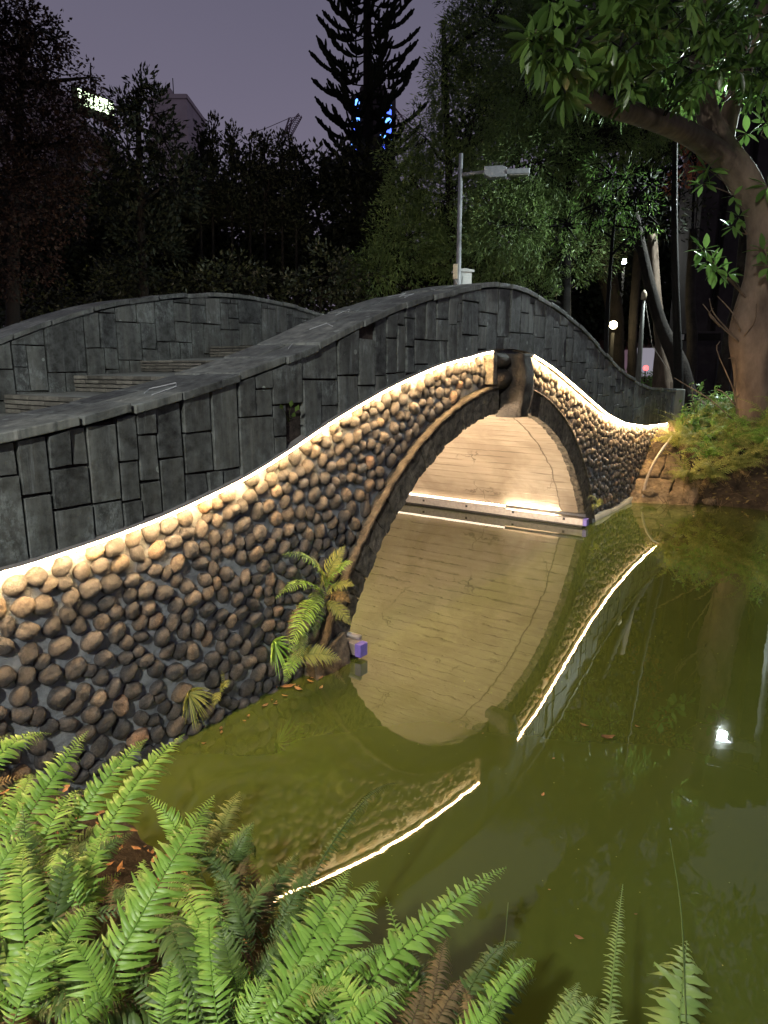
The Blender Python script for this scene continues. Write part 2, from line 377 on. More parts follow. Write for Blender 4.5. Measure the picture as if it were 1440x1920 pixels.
# ================================================================== THE BRIDGE
ztop = smoothcurve([(-9, 1.56), (-6, 1.62), (-4.73, 1.70), (-4.28, 1.76), (-3.85, 1.84), (-3.49, 1.92), (-2.9, 2.07), (-2.31, 2.285), (-1.58, 2.48), (-1.03, 2.59), (-.49, 2.68), (.04, 2.705), (.86, 2.60), (1.8, 2.405), (2.68, 2.12), (3.48, 1.89), (4.4, 1.715), (4.97, 1.645), (6.4, 1.585), (9, 1.57)], 0.2)
zstrip = smoothcurve([(-9, 1.12), (-4.8, 1.18), (-4.36, 1.222), (-4, 1.275), (-3.49, 1.385), (-3.14, 1.50), (-2.74, 1.65), (-2.16, 1.83), (-1.45, 2.0), (-.46, 2.14), (0, 2.15), (.4, 2.12), (1.04, 1.965), (1.9, 1.70), (2.83, 1.409), (3.66, 1.23), (4.77, 1.11), (6.63, 1.046), (9, 1.04)], 0.12)
zfar = smoothcurve([(-9, 1.56), (-6, 1.64), (-4.5, 1.78), (-3.33, 2.16), (-2.87, 2.36), (-2.36, 2.52), (-1.78, 2.63), (-1.12, 2.71), (-.5, 2.715), (.17, 2.66), (.86, 2.57), (1.8, 2.385), (2.68, 2.11), (3.48, 1.88), (4.97, 1.64), (9, 1.56)], 0.2)
SC, RI, ZC = -0.12, 2.80, -1.20          # arch circle (intrados)
S0, S1 = -7.0, 6.6
TW, WD = 0.45, 3.25                        # parapet thickness, bridge width
bridge = empty('stone_bridge', (O2[0], O2[1], 0), BANG, 'arched cobble and dark slate footbridge with stepped deck spanning the green pond', 'bridge')

def inside_arch(s, z, pad=0.0):
    return (s-SC)**2 + (z-ZC)**2 < (RI+pad)**2
# ---- mortar wall core (near face at y=0): columns between arch and strip
def core(y, zt, name, mat, flip=False):
    m = MB(); ss = np.linspace(S0, S1, 240); rows = 14; V = []
    for s in ss:
        r2 = (RI+0.03)**2 - (s-SC)**2
        zb = max(-0.5, ZC + math.sqrt(r2)) if r2 > 0 else -0.5
        z1 = zt(s) + 0.03
        for k in range(rows+1):
            z = zb + (z1-zb)*k/rows
            V.append((s, y + 0.012*(noise.noise(Vector((s*6, y, z*6)))), z))
    f = [(i*(rows+1)+k, (i+1)*(rows+1)+k, (i+1)*(rows+1)+k+1, i*(rows+1)+k+1) for i in range(len(ss)-1) for k in range(rows)]
    if flip: f = [q[::-1] for q in f]
    m.add(V, f); return m.build(name, mat, bridge, smooth=True)
core(0.0, zstrip, 'mortar_wall', M_MORTAR)
core(WD, zstrip, 'mortar_wall', M_MORTAR, True)

# ---- cobbles set in the mortar
def ico(sub):
    import bmesh
    b = bmesh.new(); bmesh.ops.create_icosphere(b, subdivisions=sub, radius=1)
    v = np.array([x.co[:] for x in b.verts]); f = np.array([[x.index for x in q.verts] for q in b.faces]); b.free(); return v, f
ICO = {k: ico(k) for k in (2, 3, 4)}
pts = []
def try_pts(n, rad):
    global pts
    for _ in range(n):
        s = random.uniform(-5.3, S1-0.05); z1 = zstrip(s)-0.06
        z = random.uniform(-0.12, z1)
        r = math.hypot(s-SC, z-ZC)
        if r < RI + 0.24 + 0.05: continue
        if z > 1.75 and abs(s+0.03) < 0.50: continue
        ok = True
        for (a, b_) in grid_near(s, z):
            if (a-s)**2/1.0 + (b_-z)**2/0.86 < rad*rad: ok = False; break
        if ok:
            pts.append((s, z)); grid.setdefault((int(s//.15), int(z//.15)), []).append((s, z))
grid = {}
def grid_near(s, z):
    i, j = int(s//.15), int(z//.15)
    for a in (-1, 0, 1):
        for b_ in (-1, 0, 1):
            yield from grid.get((i+a, j+b_), ())
try_pts(12000, 0.102); try_pts(18000, 0.090); try_pts(16000, 0.079); try_pts(3000, .070)
cb = MB()
for (s, z) in pts:
    sub = 4 if s < -3.0 else (3 if s < 0.5 else 2)
    v, f = ICO[sub]
    nd = sorted((a-s)**2+(b_-z)**2 for a, b_ in grid_near(s, z))[1:4]; nd = (sum(math.sqrt(q) for q in nd)/max(1, len(nd))) if nd else .1
    size = min(1.12, max(.66, nd/.098))*random.uniform(0.94, 1.06)
    el = random.uniform(1.0, 1.42); a_ = 0.0435*size*math.sqrt(el)*1.06; c_ = 0.0435*size/math.sqrt(el)*1.06; dp = random.uniform(0.028, 0.044)*min(1.1, size)
    th = random.gauss(0.7, 0.7); off = random.uniform(0, 50)
    sq = random.uniform(2.0, 2.7)
    p = v.copy()
    # superellipsoid-ish with irregular lumps, so each is a river stone of its own shape
    nrm = (np.abs(p)**sq).sum(1)**(1/sq); p = p/nrm[:, None]
    lump = np.array([noise.noise(Vector((q[0]*0.9+off, q[1]*.9, q[2]*.9))) for q in v])*0.16
    if sub >= 3: lump += np.array([noise.noise(Vector((q[0]*2.6+off, q[1]*2.6, q[2]*2.6))) for q in v])*0.045
    p = p*(1+lump)[:, None]
    x = p[:, 0]*a_; zz = p[:, 2]*c_; y = p[:, 1]*dp
    x += zz*random.uniform(-.25, .25)
    ca, sa = math.cos(th), math.sin(th)
    tilt = random.uniform(-.25, .25)
    P = np.stack([s + x*ca - zz*sa, y*1.0 - 0.004 + x*tilt*.5, z + x*sa + zz*ca], -1)
    cb.add(P, f, min(1, max(0, random.gauss(0.42, 0.22))))
print('cobbles', len(pts))
cb.build('cobble_facing', M_COBBLE, bridge, smooth=True)

# ---- slate cladding of the parapets
def split(r, out, depth=0):
    s0, s1, z0, z1 = r; w, h = s1-s0, z1-z0
    tw, th = random.uniform(0.11, 0.30), random.uniform(0.13, 0.48)
    if w > tw*1.45 and (w/h > 0.55 or h < 0.3 or random.random() < .4):
        k = s0 + w*random.uniform(0.36, 0.64); split((s0, k, z0, z1), out, depth+1); split((k, s1, z0, z1), out, depth+1)
    elif h > th*1.4:
        k = z0 + h*random.uniform(0.34, 0.66); split((s0, s1, z0, k), out, depth+1); split((s0, s1, k, z1), out, depth+1)
    else: out.append(r)
def panels(zb, zt, y0, sgn, name, mat, missing=(), gap=0.006, rng=(S0, S1)):
    """sgn -1: faces the pond side (toward -y); +1: faces +y"""
    m = MB(); rects = []; s = rng[0]
    while s < rng[1]-0.01:
        w = min(random.uniform(0.42, 0.7), rng[1]-s)
        if rng[1]-(s+w) < 0.2: w = rng[1]-s
        lo = min(zb(s), zb(s+w)) - random.uniform(0, .3); hi = max(zt(s), zt(s+w)) + random.uniform(0, .25)
        split((s, s+w, lo, hi), rects); s += w
    holes = []
    for (a, b_, z0, z1) in rects:
        a += gap*random.uniform(.6, 1.6); b_ -= gap*random.uniform(.6, 1.6); z0 += gap*random.uniform(.4, 1.3); z1 -= gap*random.uniform(.4, 1.4)
        xs = np.linspace(a, b_, 5)
        lo = np.array([max(z0, zb(x)) for x in xs]); hi = np.array([min(z1, zt(x)-0.004) for x in xs])
        if (hi-lo).max() < 0.035: continue
        hi = np.maximum(hi, lo+0.004)
        cx, cz = (a+b_)/2, (lo.mean()+hi.mean())/2
        if any(abs(cx-ms) < mw and abs(cz-mz) < mh for ms, mz, mw, mh in missing): holes.append((cx, cz)); continue
        sh = random.gauss(0, .004); lean = random.gauss(0, .005)
        jx = [random.gauss(0, .002) for _ in range(4)]
        t0 = y0; t1 = y0 + sgn*(0.030 + random.uniform(-.004, .007))
        n = len(xs); V = []
        for layer, t in enumerate((t0, t1)):
            for k in range(n): V.append((xs[k], t + (sgn*(lean*(k/n-.5))) *layer, lo[k] + sh*(k/n-.5)))
            for k in range(n): V.append((xs[k], t + (sgn*(lean*(k/n-.5)) + sgn*sh)*layer, hi[k] + sh*(k/n-.5)))
        F = []
        for L, fl in ((0, False), (1, True)):
            o = L*2*n
            for k in range(n-1):
                q = (o+k, o+k+1, o+n+k+1, o+n+k); F.append(q if fl else q[::-1])
        o = 2*n
        for k in range(n-1):
            F.append((k, k+1, o+k+1, o+k)); F.append((o+n+k, o+n+k+1, n+k+1, n+k))
        F.append((0, o, o+n, n)); F.append((n-1, 2*n-1, o+2*n-1, o+n-1))
        if sgn > 0: F = [q[::-1] for q in F]
        m.add(V, F, min(1, max(0, random.gauss(.45, .34))))
    o = m.build(name, mat, bridge, bevel=0.0035)
    return o
YP = -0.035                                 # the cladding stands proud of the cobble wall
def zs_lo(s): return zstrip(s) + 0.016
def zt_in(s): return ztop(s) - 0.002
def wall_slab(y0, y1, zb, zt, name, mat, n=260):
    m = MB(); ss = np.linspace(S0, S1, n); V = []
    for s in ss: V += [(s, y0, zb(s)), (s, y1, zb(s)), (s, y1, zt(s)), (s, y0, zt(s))]
    f = []
    for i in range(n-1):
        a = i*4; b_ = a+4
        f += [(a, b_, b_+3, a+3), (a+1, a+2, b_+2, b_+1), (a, a+1, b_+1, b_), (a+3, b_+3, b_+2, a+2)]
    f += [(0, 3, 2, 1), (4*n-4, 4*n-3, 4*n-2, 4*n-1)]
    m.add(V, f); return m.build(name, mat, bridge)
def dk(s):                                  # height of the deck
    return float(np.interp(abs(s+.05), [0, 1.15, 2.0, 2.68, 3.3, 3.95, 4.6, 9], [2.22, 2.16, 2.03, 1.86, 1.71, 1.56, 1.42, 1.0]))
wall_slab(YP, TW-0.035, lambda s: zstrip(s)+0.018, lambda s: ztop(s)-0.012, 'parapet_core', M_DARKMORTAR)
wall_slab(WD-TW+0.035, WD+0.03, lambda s: zstrip(s)-0.0, lambda s: zfar(s)-0.012, 'parapet_core', M_DARKMORTAR)
missing = [(-3.06, 1.60, .09, .10), (-2.30, 2.22, .05, .05)]
panels(zs_lo, zt_in, YP, -1, 'slate_cladding', M_SLATE, missing)
panels(lambda s: dk(s)-.1, zt_in, TW-0.035, 1, 'slate_cladding', M_SLATE)
panels(lambda s: dk(s)-.1, lambda s: zfar(s)-.002, WD-TW+0.035, -1, 'slate_cladding', M_SLATE)
panels(lambda s: zstrip(s)+.02, lambda s: zfar(s)-.002, WD+.03, 1, 'slate_cladding', M_SLATE)
# parapet end face
m = MB(); m.box((S1+.02, TW/2-.02, 1.30), (.035, TW-.03, .54), rnd=.6); m.build('end_slab', M_SLATE, bridge, bevel=.004)

def coping(y0, y1, zt, name):
    m = MB(); s = S0
    while s < S1:
        w = min(random.uniform(0.24, 0.46), S1-s)
        if S1-(s+w) < .12: w = S1-s
        cuts = [y0, y1] if random.random() < .25 else [y0, y0+(y1-y0)*random.uniform(.42, .62), y1]
        for a, b_ in zip(cuts[:-1], cuts[1:]):
            w2 = w; dz = random.uniform(-.004, .008); g_ = .007
            xs = np.linspace(s+g_*random.uniform(.5, 1.5), s+w2-g_*random.uniform(.5, 1.5), 4); V = []
            ja = random.uniform(-.012, .008) if a == y0 else 0; jb = random.uniform(-.008, .012) if b_ == y1 else 0
            sl = random.gauss(0, .004)
            for x in xs:
                z = zt(x)
                for yy, hz in ((a+ja+g_, 0.0), (b_+jb-g_, 0.0), (b_+jb-g_, .042), (a+ja+g_, .042)):
                    V.append((x, yy, z + hz + dz + sl*(x-s)/w2))
            F = []
            for i in range(len(xs)-1):
                p, q_ = i*4, i*4+4
                F += [(p, q_, q_+3, p+3), (p+1, p+2, q_+2, q_+1), (p, p+1, q_+1, q_), (p+3, q_+3, q_+2, p+2)]
            k = 4*len(xs); F += [(0, 3, 2, 1), (k-4, k-3, k-2, k-1)]
            m.add(V, F, min(1, max(0, random.gauss(.55, .25))))
        s += w
    m.build(name, M_COPE, bridge, bevel=.005)
coping(-0.09, TW+0.02, ztop, 'coping')
coping(WD-TW-0.02, WD+0.09, zfar, 'coping')

# ---- vault
def vault():
    m = MB(); na, nb = 90, 30; V = []; UVc = []
    for i in range(na+1):
        th = math.radians(-78 + 156*i/na)
        for j in range(nb+1):
            y = -0.0 + WD*j/nb
            r = RI + 0.006*noise.noise(Vector((th*6, y*1.2, 3)))
            V.append((SC + r*math.sin(th), y, ZC + r*math.cos(th))); UVc.append((y, th*RI))
    f = [(i*(nb+1)+j, (i+1)*(nb+1)+j, (i+1)*(nb+1)+j+1, i*(nb+1)+j+1) for i in range(na) for j in range(nb)]
    m.add(V, f); o = m.build('vault', M_VAULT, bridge, smooth=True)
    uvl = o.data.uv_layers.new(name='UVMap'); idx = np.zeros(len(o.data.loops), int); o.data.loops.foreach_get('vertex_index', idx)
    uvl.data.foreach_set('uv', np.array(UVc)[idx].astype(np.float32).ravel())
vault()
# ---- ring of rough voussoirs, with a raised lip along its outer edge
def rough_solid(mb, fn, nx, ny, nz, amp, fq, rnd):
    """fn(u,v,w)->point ; a closed subdivided block with noisy faces"""
    idx = {}; V = []; F = []
    def vid(i, j, k):
        if (i, j, k) not in idx:
            p = Vector(fn(i/nx, j/ny, k/nz)); c = Vector(fn(.5, .5, .5))
            d = (p-c).normalized(); n_ = noise.noise(p*fq + Vector((seed, 0, 0)))*.7 + noise.noise(p*fq*2.7)*.35
            p = p + d*amp*n_; idx[(i, j, k)] = len(V); V.append(tuple(p))
        return idx[(i, j, k)]
    seed = random.uniform(0, 30)
    for i in range(nx):
        for j in range(ny):
            F.append((vid(i, j, 0), vid(i, j+1, 0), vid(i+1, j+1, 0), vid(i+1, j, 0)))
            F.append((vid(i, j, nz), vid(i+1, j, nz), vid(i+1, j+1, nz), vid(i, j+1, nz)))
    for i in range(nx):
        for k in range(nz):
            F.append((vid(i, 0, k), vid(i+1, 0, k), vid(i+1, 0, k+1), vid(i, 0, k+1)))
            F.append((vid(i, ny, k), vid(i, ny, k+1), vid(i+1, ny, k+1), vid(i+1, ny, k)))
    for j in range(ny):
        for k in range(nz):
            F.append((vid(0, j, k), vid(0, j, k+1), vid(0, j+1, k+1), vid(0, j+1, k)))
            F.append((vid(nx, j, k), vid(nx, j+1, k), vid(nx, j+1, k+1), vid(nx, j, k+1)))
    mb.add(V, F, rnd)
def voussoirs(y0, y1, sgn):
    lip = MB(); a = -74.0; 
    while a < 74:
        da = random.uniform(3.1, 4.2); a1 = a+da-0.22
        if not (-3.0 < (a+a1)/2 < 3.0):
            m = MB(); r0 = RI-0.012+random.uniform(-.004, .004); r1 = RI+0.225; yy = y0+sgn*random.uniform(0, .012)
            fn = lambda u, v, w, a=a, a1=a1, r0=r0, r1=r1, yy=yy: (SC+(r0+(r1-r0)*w)*math.sin(math.radians(a+(a1-a)*u)), yy+(y1-yy)*v, ZC+(r0+(r1-r0)*w)*math.cos(math.radians(a+(a1-a)*u)))
            rough_solid(m, fn, 8, 4, 11, 0.022, 18, random.uniform(.2, .8))
            m.build('voussoir', M_VOUSS, bridge, smooth=False)
        a += da
    pl = []
    for k in range(121):
        th = math.radians(-74+148*k/120)
        pl.append(th)
    V = []; 
    for th in pl:
        for (rr, yy) in ((RI+.222, y0+sgn*.0), (RI+.222, y0-sgn*.022), (RI+.236, y0-sgn*.018), (RI+.238, y0+sgn*.12)):
            w = .009*noise.noise(Vector((th*40, rr*9, 1)))
            V.append((SC+(rr+w)*math.sin(th), yy+w, ZC+(rr+w)*math.cos(th)))
    F = [(i*4+k, (i+1)*4+k, (i+1)*4+(k+1) % 4, i*4+(k+1) % 4) for i in range(120) for k in range(4)]
    if sgn < 0: F = [q[::-1] for q in F]
    lip.add(V, F, .25); lip.build('arch_lip', M_VOUSS, bridge)
voussoirs(-0.065, 0.03, 1)
# ---- keystone group
m = MB()
rough_solid(m, lambda u, v, w: (-.045+(u-.5)*(.15+.10*w+.05*math.sin(w*5)), -.235+.02*math.cos(w*6)+(.26)*v, 1.535+.585*w), 5, 5, 16, .014, 7, .55)
m.build('keystone', M_KEY, bridge, smooth=True)
for cx, w_, z0, z1, pr in ((-.27, .30, 1.98, 2.13, .15), (-.27, .33, 1.80, 1.99, .17), (.20, .27, 1.98, 2.12, .15), (.19, .26, 1.80, 1.985, .16)):
    m = MB()
    rough_solid(m, lambda u, v, w, cx=cx, w_=w_, z0=z0, z1=z1, pr=pr: (cx+(u-.5)*w_, .02-pr*(1-v)*(1-.55*(2*w-1)**2)*(1-.5*(2*u-1)**4), z0+(z1-z0)*w), 9, 4, 7, .008, 8, .25)
    m.build('corbel_stone', M_KEY, bridge, smooth=True)
m = MB(); m.box((-.455, -.05, 1.985), (.075, .10, .28), rnd=.9); m.build('side_block', M_VOUSS, bridge, bevel=.006)
M_CHALK = plain('white_scrawl', (.42, .45, .46), .8)
def scrawl(pts_):
    m = MB(); q = [(s_, o_, ztop(s_)+.0475) for s_, o_ in pts_]
    m.tube(q, .003, 4); m.build('paint_scrawl', M_CHALK, bridge)
scrawl([(-1.62, .10), (-1.40, .16), (-1.55, .20), (-1.30, .30), (-1.50, .34)]); scrawl([(-1.15, .12), (-1.05, .22)]); scrawl([(-2.5, .08), (-2.42, .2), (-2.55, .24)])
scrawl([(-3.98, .02), (-3.80, .06), (-3.72, .16), (-3.86, .20), (-3.95, .12)]); scrawl([(-2.95, .06), (-2.85, .12)]); scrawl([(-2.2, .3), (-2.0, .33), (-2.1, .26)])
# ---- stepped deck with brick risers
edges = [(-4.66, 1.35, 1.49), (-4.0, 1.49, 1.635), (-3.34, 1.635, 1.786), (-2.73, 1.79, 1.93), (-2.05, 1.955, 2.06), (-1.2, 2.10, 2.21)]
y_in0, y_in1 = TW-.02, WD-TW+.02
tread = MB()
def riser(s, z0, z1, sg):
    rb = MB(); nc = 4; h = (z1-z0)/nc
    for k in range(nc):
        y = y_in0 - random.uniform(0, .2)
        while y < y_in1:
            L = random.uniform(.19, .24)
            a, b_ = max(y, y_in0), min(y+L, y_in1)
            if b_-a > .02: rb.box((s+sg*(.045+random.uniform(0, .006)), (a+b_)/2, z0+h*(k+.5)), (.10, b_-a-.006, h-.007), rnd=random.random())
            y += L
    rb.build('brick_riser', M_BRICK, bridge, bevel=.004)
def tread_box(sa, sb, za, zb_):
    y0, y1 = y_in0, y_in1
    V = [(sa, y0, -.1+za-.3), (sb, y0, -.1+za-.3), (sb, y1, -.4+za), (sa, y1, -.4+za), (sa, y0, za), (sb, y0, zb_), (sb, y1, zb_), (sa, y1, za)]
    tread.add(V, [(0, 3, 2, 1), (4, 5, 6, 7), (0, 1, 5, 4), (2, 3, 7, 6), (1, 2, 6, 5), (3, 0, 4, 7)], random.uniform(.4, .8))
prev_s, prev_z = S0, 1.22
tread_box(S0, -4.66, 1.22, 1.35)
for i, (s, z0, z1) in enumerate(edges):
    riser(s, z0, z1, 1)
    nxt = edges[i+1][0] if i+1 < len(edges) else -.05
    nz_ = edges[i+1][1] if i+1 < len(edges) else 2.24
    tread_box(s+.06, nxt+.06, z1-.004, nz_)
for i, (s, z0, z1) in enumerate(edges):
    s_ = -s-.1; riser(s_, z0, z1, -1)
    nxt = -edges[i+1][0]-.1 if i+1 < len(edges) else -.05
    nz_ = edges[i+1][1] if i+1 < len(edges) else 2.24
    tread_box(nxt-.06+.12*(i+1 == len(edges)), s_-.06, nz_, z1-.004)
tread_box(4.56, S1, 1.34, 1.06)
tread.build('deck', M_CONC, bridge)
# ---- round concrete post closing the far parapet end
m = MB(); seg = 40; R1, R0_ = .24, .20
V = []
for (r, z) in ((R1, .80), (R1, 1.60), (R1-.006, 1.612), (R0_, 1.612), (R0_, 1.45)):
    for k in range(seg): V.append((6.96+r*math.cos(2*PI*k/seg), .10+r*math.sin(2*PI*k/seg), z))
F = [(i*seg+k, i*seg+(k+1) % seg, (i+1)*seg+(k+1) % seg, (i+1)*seg+k) for i in range(4) for k in range(seg)] + [tuple(range(4*seg, 5*seg))]
m.add(V, F, .8); m.build('end_post', M_CONC, bridge, smooth=False)
# footing along the right-hand waterline
m = MB()
rough_solid(m, lambda u, v, w: (2.62+u*1.95, -.11*(1-.3*w)+.14*v, -.25+(.30+.02*math.sin(u*9))*w), 30, 3, 4, .012, 5, .6)
m.build('footing', M_CONC, bridge, smooth=True)

# ================================================================== LED STRIPS on the bridge
def strip(s0, s1, label):
    root = empty('led_strip', (O2[0], O2[1], 0), BANG, label, 'light strip', 'led strips under the slate cladding')
    n = 90; ss = [s0+(s1-s0)*k/n for k in range(n+1)]
    P = [(s, YP-.045+.002*noise.noise(Vector((s*7, 0, 0))), zstrip(s)-.002+.003*noise.noise(Vector((s*5, 3, 0)))) for s in ss]
    m = MB(); m.tube(P, .0065, 8); m.build('led_tube', M_STRIP, root, smooth=True)
    m = MB(); V = []
    for p in P: V += [(p[0], YP-.054, p[2]+.0075), (p[0], YP+.004, p[2]+.0075), (p[0], YP+.004, p[2]+.026), (p[0], YP-.054, p[2]+.015)]
    m.add(V, [(i*4+k, (i+1)*4+k, (i+1)*4+(k+1) % 4, i*4+(k+1) % 4)[::-1] for i in range(n) for k in range(4)]+[(3, 2, 1, 0), (4*n, 4*n+1, 4*n+2, 4*n+3)]); m.build('channel', M_CHANNEL, root)
    e_ = P[-1] if abs(s0) > abs(s1) else P[0]
    m = MB(); m.box((e_[0], e_[1], e_[2]), (.03, .02, .02)); m.build('end_cap', M_STRIPSHELL, root, bevel=.003)
strip(-6.9, -.46, 'glowing warm led strip rising from the left edge to the keystone')
strip(.40, 6.60, 'glowing warm led strip falling from the keystone towards the far bank')
# hose hanging from the end of the right strip into the water
hp = [(6.55, -.08, 1.03), (6.4, -.15, .96), (6.0, -.22, .90), (5.5, -.28, .84), (5.1, -.28, .74), (4.85, -.25, .60), (4.70, -.22, .45), (4.58, -.20, .28), (4.48, -.2, .10), (4.42, -.2, -.10), (4.4, -.2, -.3)]
def spline(P, n=60):
    P = np.array(P, float); P = np.vstack([2*P[0]-P[1], P, 2*P[-1]-P[-2]]); out = []; seg = len(P)-3
    for k in range(n+1):
        u = k/n*seg; i = min(int(u), seg-1); t = u-i; a, b_, c, d = P[i:i+4]
        out.append(0.5*((2*b_)+(-a+c)*t+(2*a-5*b_+4*c-d)*t*t+(-a+3*b_-3*c+d)*t**3))
    return out
hp = [bw(*p) for p in hp]
m = MB(); m.tube(spline(hp), .021, 10)
tag(m.build('flexible_conduit', M_GREYPIPE, smooth=True), 'grey flexible conduit dropping from the strip end into the pond beside the far bank', 'conduit')

# ================================================================== LIGHT BARS inside the arch
def light_bar(s, sg, label, y0, y1, lens, led_face):
    """box channel on the springing; sg=+1: right abutment (vault lies at +s)"""
    root = empty('linear_light', (O2[0], O2[1], 0), BANG, label, 'light bar', 'linear lights along the arch springings')
    m = MB(); m.box((s, (y0+y1)/2, .070), (.075, y1-y0, .085)); m.build('cable_channel', M_ALU, root, bevel=.004)
    m = MB(); m.box((s+sg*.012, (y0+y1)/2, .015), (.05, y1-y0-.02, .022)); m.build('bracket_rail', M_BLACK, root)
    m = MB(); m.tube([(s-sg*.005, y0-.012, .150), (s-sg*.005, lens[0], .150)], .021, 12); m.build('lamp_tube', M_ALU, root, smooth=True)
    m = MB(); m.box((s, y0-.004-.02, .070), (.082, .05, .093)); m.build('end_cap', M_PURPLE if True else M_ALU, root, bevel=.003)
    # beaded lenses
    m = MB(); y = lens[0]+.02; v, f = ICO[2]
    while y < lens[1]:
        m.add(v*np.array([.019, .026, .019])+np.array([s-sg*.002, y, .150]), f); y += .046
    m.build('led_lenses', M_VLED, root, smooth=True)
    m = MB(); m.box((s, (lens[0]+lens[1])/2, .123), (.045, lens[1]-lens[0], .02)); m.build('led_board', M_ALU, root)
    # the unlensed half throws its light straight up the vault
    m = MB(); m.box((s+(sg*.03 if sg > 0 else .030), (led_face[0]+led_face[1])/2, .150 if sg > 0 else .168), (.008 if sg > 0 else .03, led_face[1]-led_face[0], .02 if sg > 0 else .006)); m.build('wash_board', M_VLED_WASH if sg > 0 else M_VLED_BACK, root)
    for k in range(5):
        m = MB(); yy = y0+.25+k*(y1-y0-.4)/4; m.box((s-sg*.043, yy, .085), (.012, .03, .03)); m.build('clip', M_BLACK, root, bevel=.002)
light_bar(2.285, 1, 'grey light bar with bright lenses along the far springing under the arch', -.06, 3.18, (1.02, 3.16), (0.30, 1.02))
light_bar(-2.55, -1, 'light bar by the wall fern at the near springing, violet cap showing', -.15, 3.18, (1.0, 3.16), (.9, 3.1))

# ================================================================== SMALL THINGS ON AND BY THE WALL
def fp(x, y, off=0.0):                  # photo pixel -> point on the bridge face plane pushed out by off
    r = ray(x, y); n3 = np.array([N2[0], N2[1], 0]); P = np.array([O2[0], O2[1], 0]) + n3*off
    t = np.dot(P - np.array([0, 0, CAMZ]), n3)/np.dot(r, n3)
    return np.array([0, 0, CAMZ]) + r*t
def unit(v): v = np.asarray(v, float); return v/(np.linalg.norm(v)+1e-9)
CAMP = np.array([0, 0, CAMZ])

def frond(root, p0, p1, L, mat, name='frond', arch=0.06, n=34, curl=0.0, stipe=None, hi=True, wid=None, face=None, droop=0.42, side_arch=0.0, rnd=.5, mb=None):
    """one fern frond from p0 to p1: rachis tube plus curved, folded pinnae on both sides"""
    if n > 18: n = int(n*1.18); L = L*.82
    p0 = np.array(p0, float); p1 = np.array(p1, float); ax = p1-p0; LEN = np.linalg.norm(ax)
    view = unit(CAMP - (p0+p1)/2) if face is None else unit(face)
    nrm = unit(view*.75 + np.array([0, 0, .65]) + RS.normal(0, .12, 3)); nrm = unit(nrm - unit(ax)*np.dot(nrm, unit(ax)))
    sd = unit(np.cross(ax, nrm))
    pm = (p0+p1)/2 + nrm*arch*LEN*2 + np.array([0, 0, arch*LEN]) + sd*side_arch*LEN
    def path(t):
        t = np.asarray(t)[..., None]; return (1-t)**2*p0 + 2*t*(1-t)*pm + t*t*p1
    own = mb is None
    if own: mb = MB()
    rp = [path(k/14.) for k in range(15)]
    if stipe is not None: rp = [np.array(stipe)] + [np.array(stipe)*.5+p0*.5 + np.array([0, 0, -.01])] + rp
    rr = np.linspace(.0028, .0009, len(rp))*(1 if hi else 1.6)
    mb.tube(rp, list(rr*(LEN/.5)**.5), 5 if hi else 4, caps=False, rnd=.15)
    t = (np.arange(n)+.5)/n; t = np.concatenate([t, np.clip(t+.35/n, 0, 1)]); side = np.concatenate([np.ones(n), -np.ones(n)])
    T = path(np.clip(t+.01, 0, 1)) - path(np.clip(t-.01, 0, 1)); T /= np.linalg.norm(T, axis=1)[:, None]
    Nn = nrm - T*(T @ nrm)[:, None]; Nn /= np.linalg.norm(Nn, axis=1)[:, None]
    Sd = np.cross(T, Nn)*side[:, None]
    prof = np.clip(np.minimum(1, .45 + t*2.6)*np.clip((1-t)*2.3, 0, 1)**.75, .06, 1)*RS.uniform(.86, 1.08, len(t))
    Lp = L*prof; wd = (wid or min(.25, 1.15*LEN/n/L*.84))*L*np.clip(prof, .35, 1)
    K = 6 if hi else 3; ks = np.linspace(0, 1, K+1)
    wp = np.interp(ks, [0, .15, .4, .7, .9, 1], [.55, 1.0, .96, .74, .42, .06])
    fwd = np.radians(78 - 24*t + RS.normal(0, 6, len(t)))      # angle from the rachis
    base = path(t); V = []; dr = droop + RS.normal(0, .2, len(t)) + curl
    for k, q in enumerate(ks):
        an = fwd - q*.38                                        # sickle: bends towards the tip
        c = base + (Sd*np.sin(fwd)[:, None] + T*np.cos(fwd)[:, None])*(Lp*q)[:, None] + T*(Lp*q*q*.16)[:, None] - Nn*(Lp*q*q*dr)[:, None] + Nn*(Lp*.10*math.sin(q*PI))[:, None]
        d = Sd*np.sin(an)[:, None] + T*np.cos(an)[:, None]
        wv = np.cross(Nn, d)*(wd*wp[k]*.5)[:, None]
        wob = (RS.normal(0, .10, len(t))*wd)[:, None]*Nn
        V += [c-wv-Nn*(wd*.16*wp[k])[:, None]+wob, c, c+wv-Nn*(wd*.16*wp[k])[:, None]-wob]
    V = np.stack(V, 1); M = len(t); nv = V.shape[1]
    F = []
    for k in range(K):
        for a in (0, 1): F.append([k*3+a, k*3+a+1, k*3+a+4, k*3+a+3])
    F = np.array(F)[None] + (np.arange(M)*nv)[:, None, None]
    rv = np.clip(RS.normal(rnd, .13, M) + .22*(t-.4), 0, 1)
    mb.add(V.reshape(-1, 3), F.reshape(-1, 4), np.repeat(rv, nv))
    if own: return mb.build(name, mat, root, smooth=True)

def local(root):                         # a builder wants world coordinates: keep fern empties at the origin of their plant, shift meshes back
    return tuple(-c for c in root.location)
def shift(root):
    for ch in root.children: ch.location = local(root)

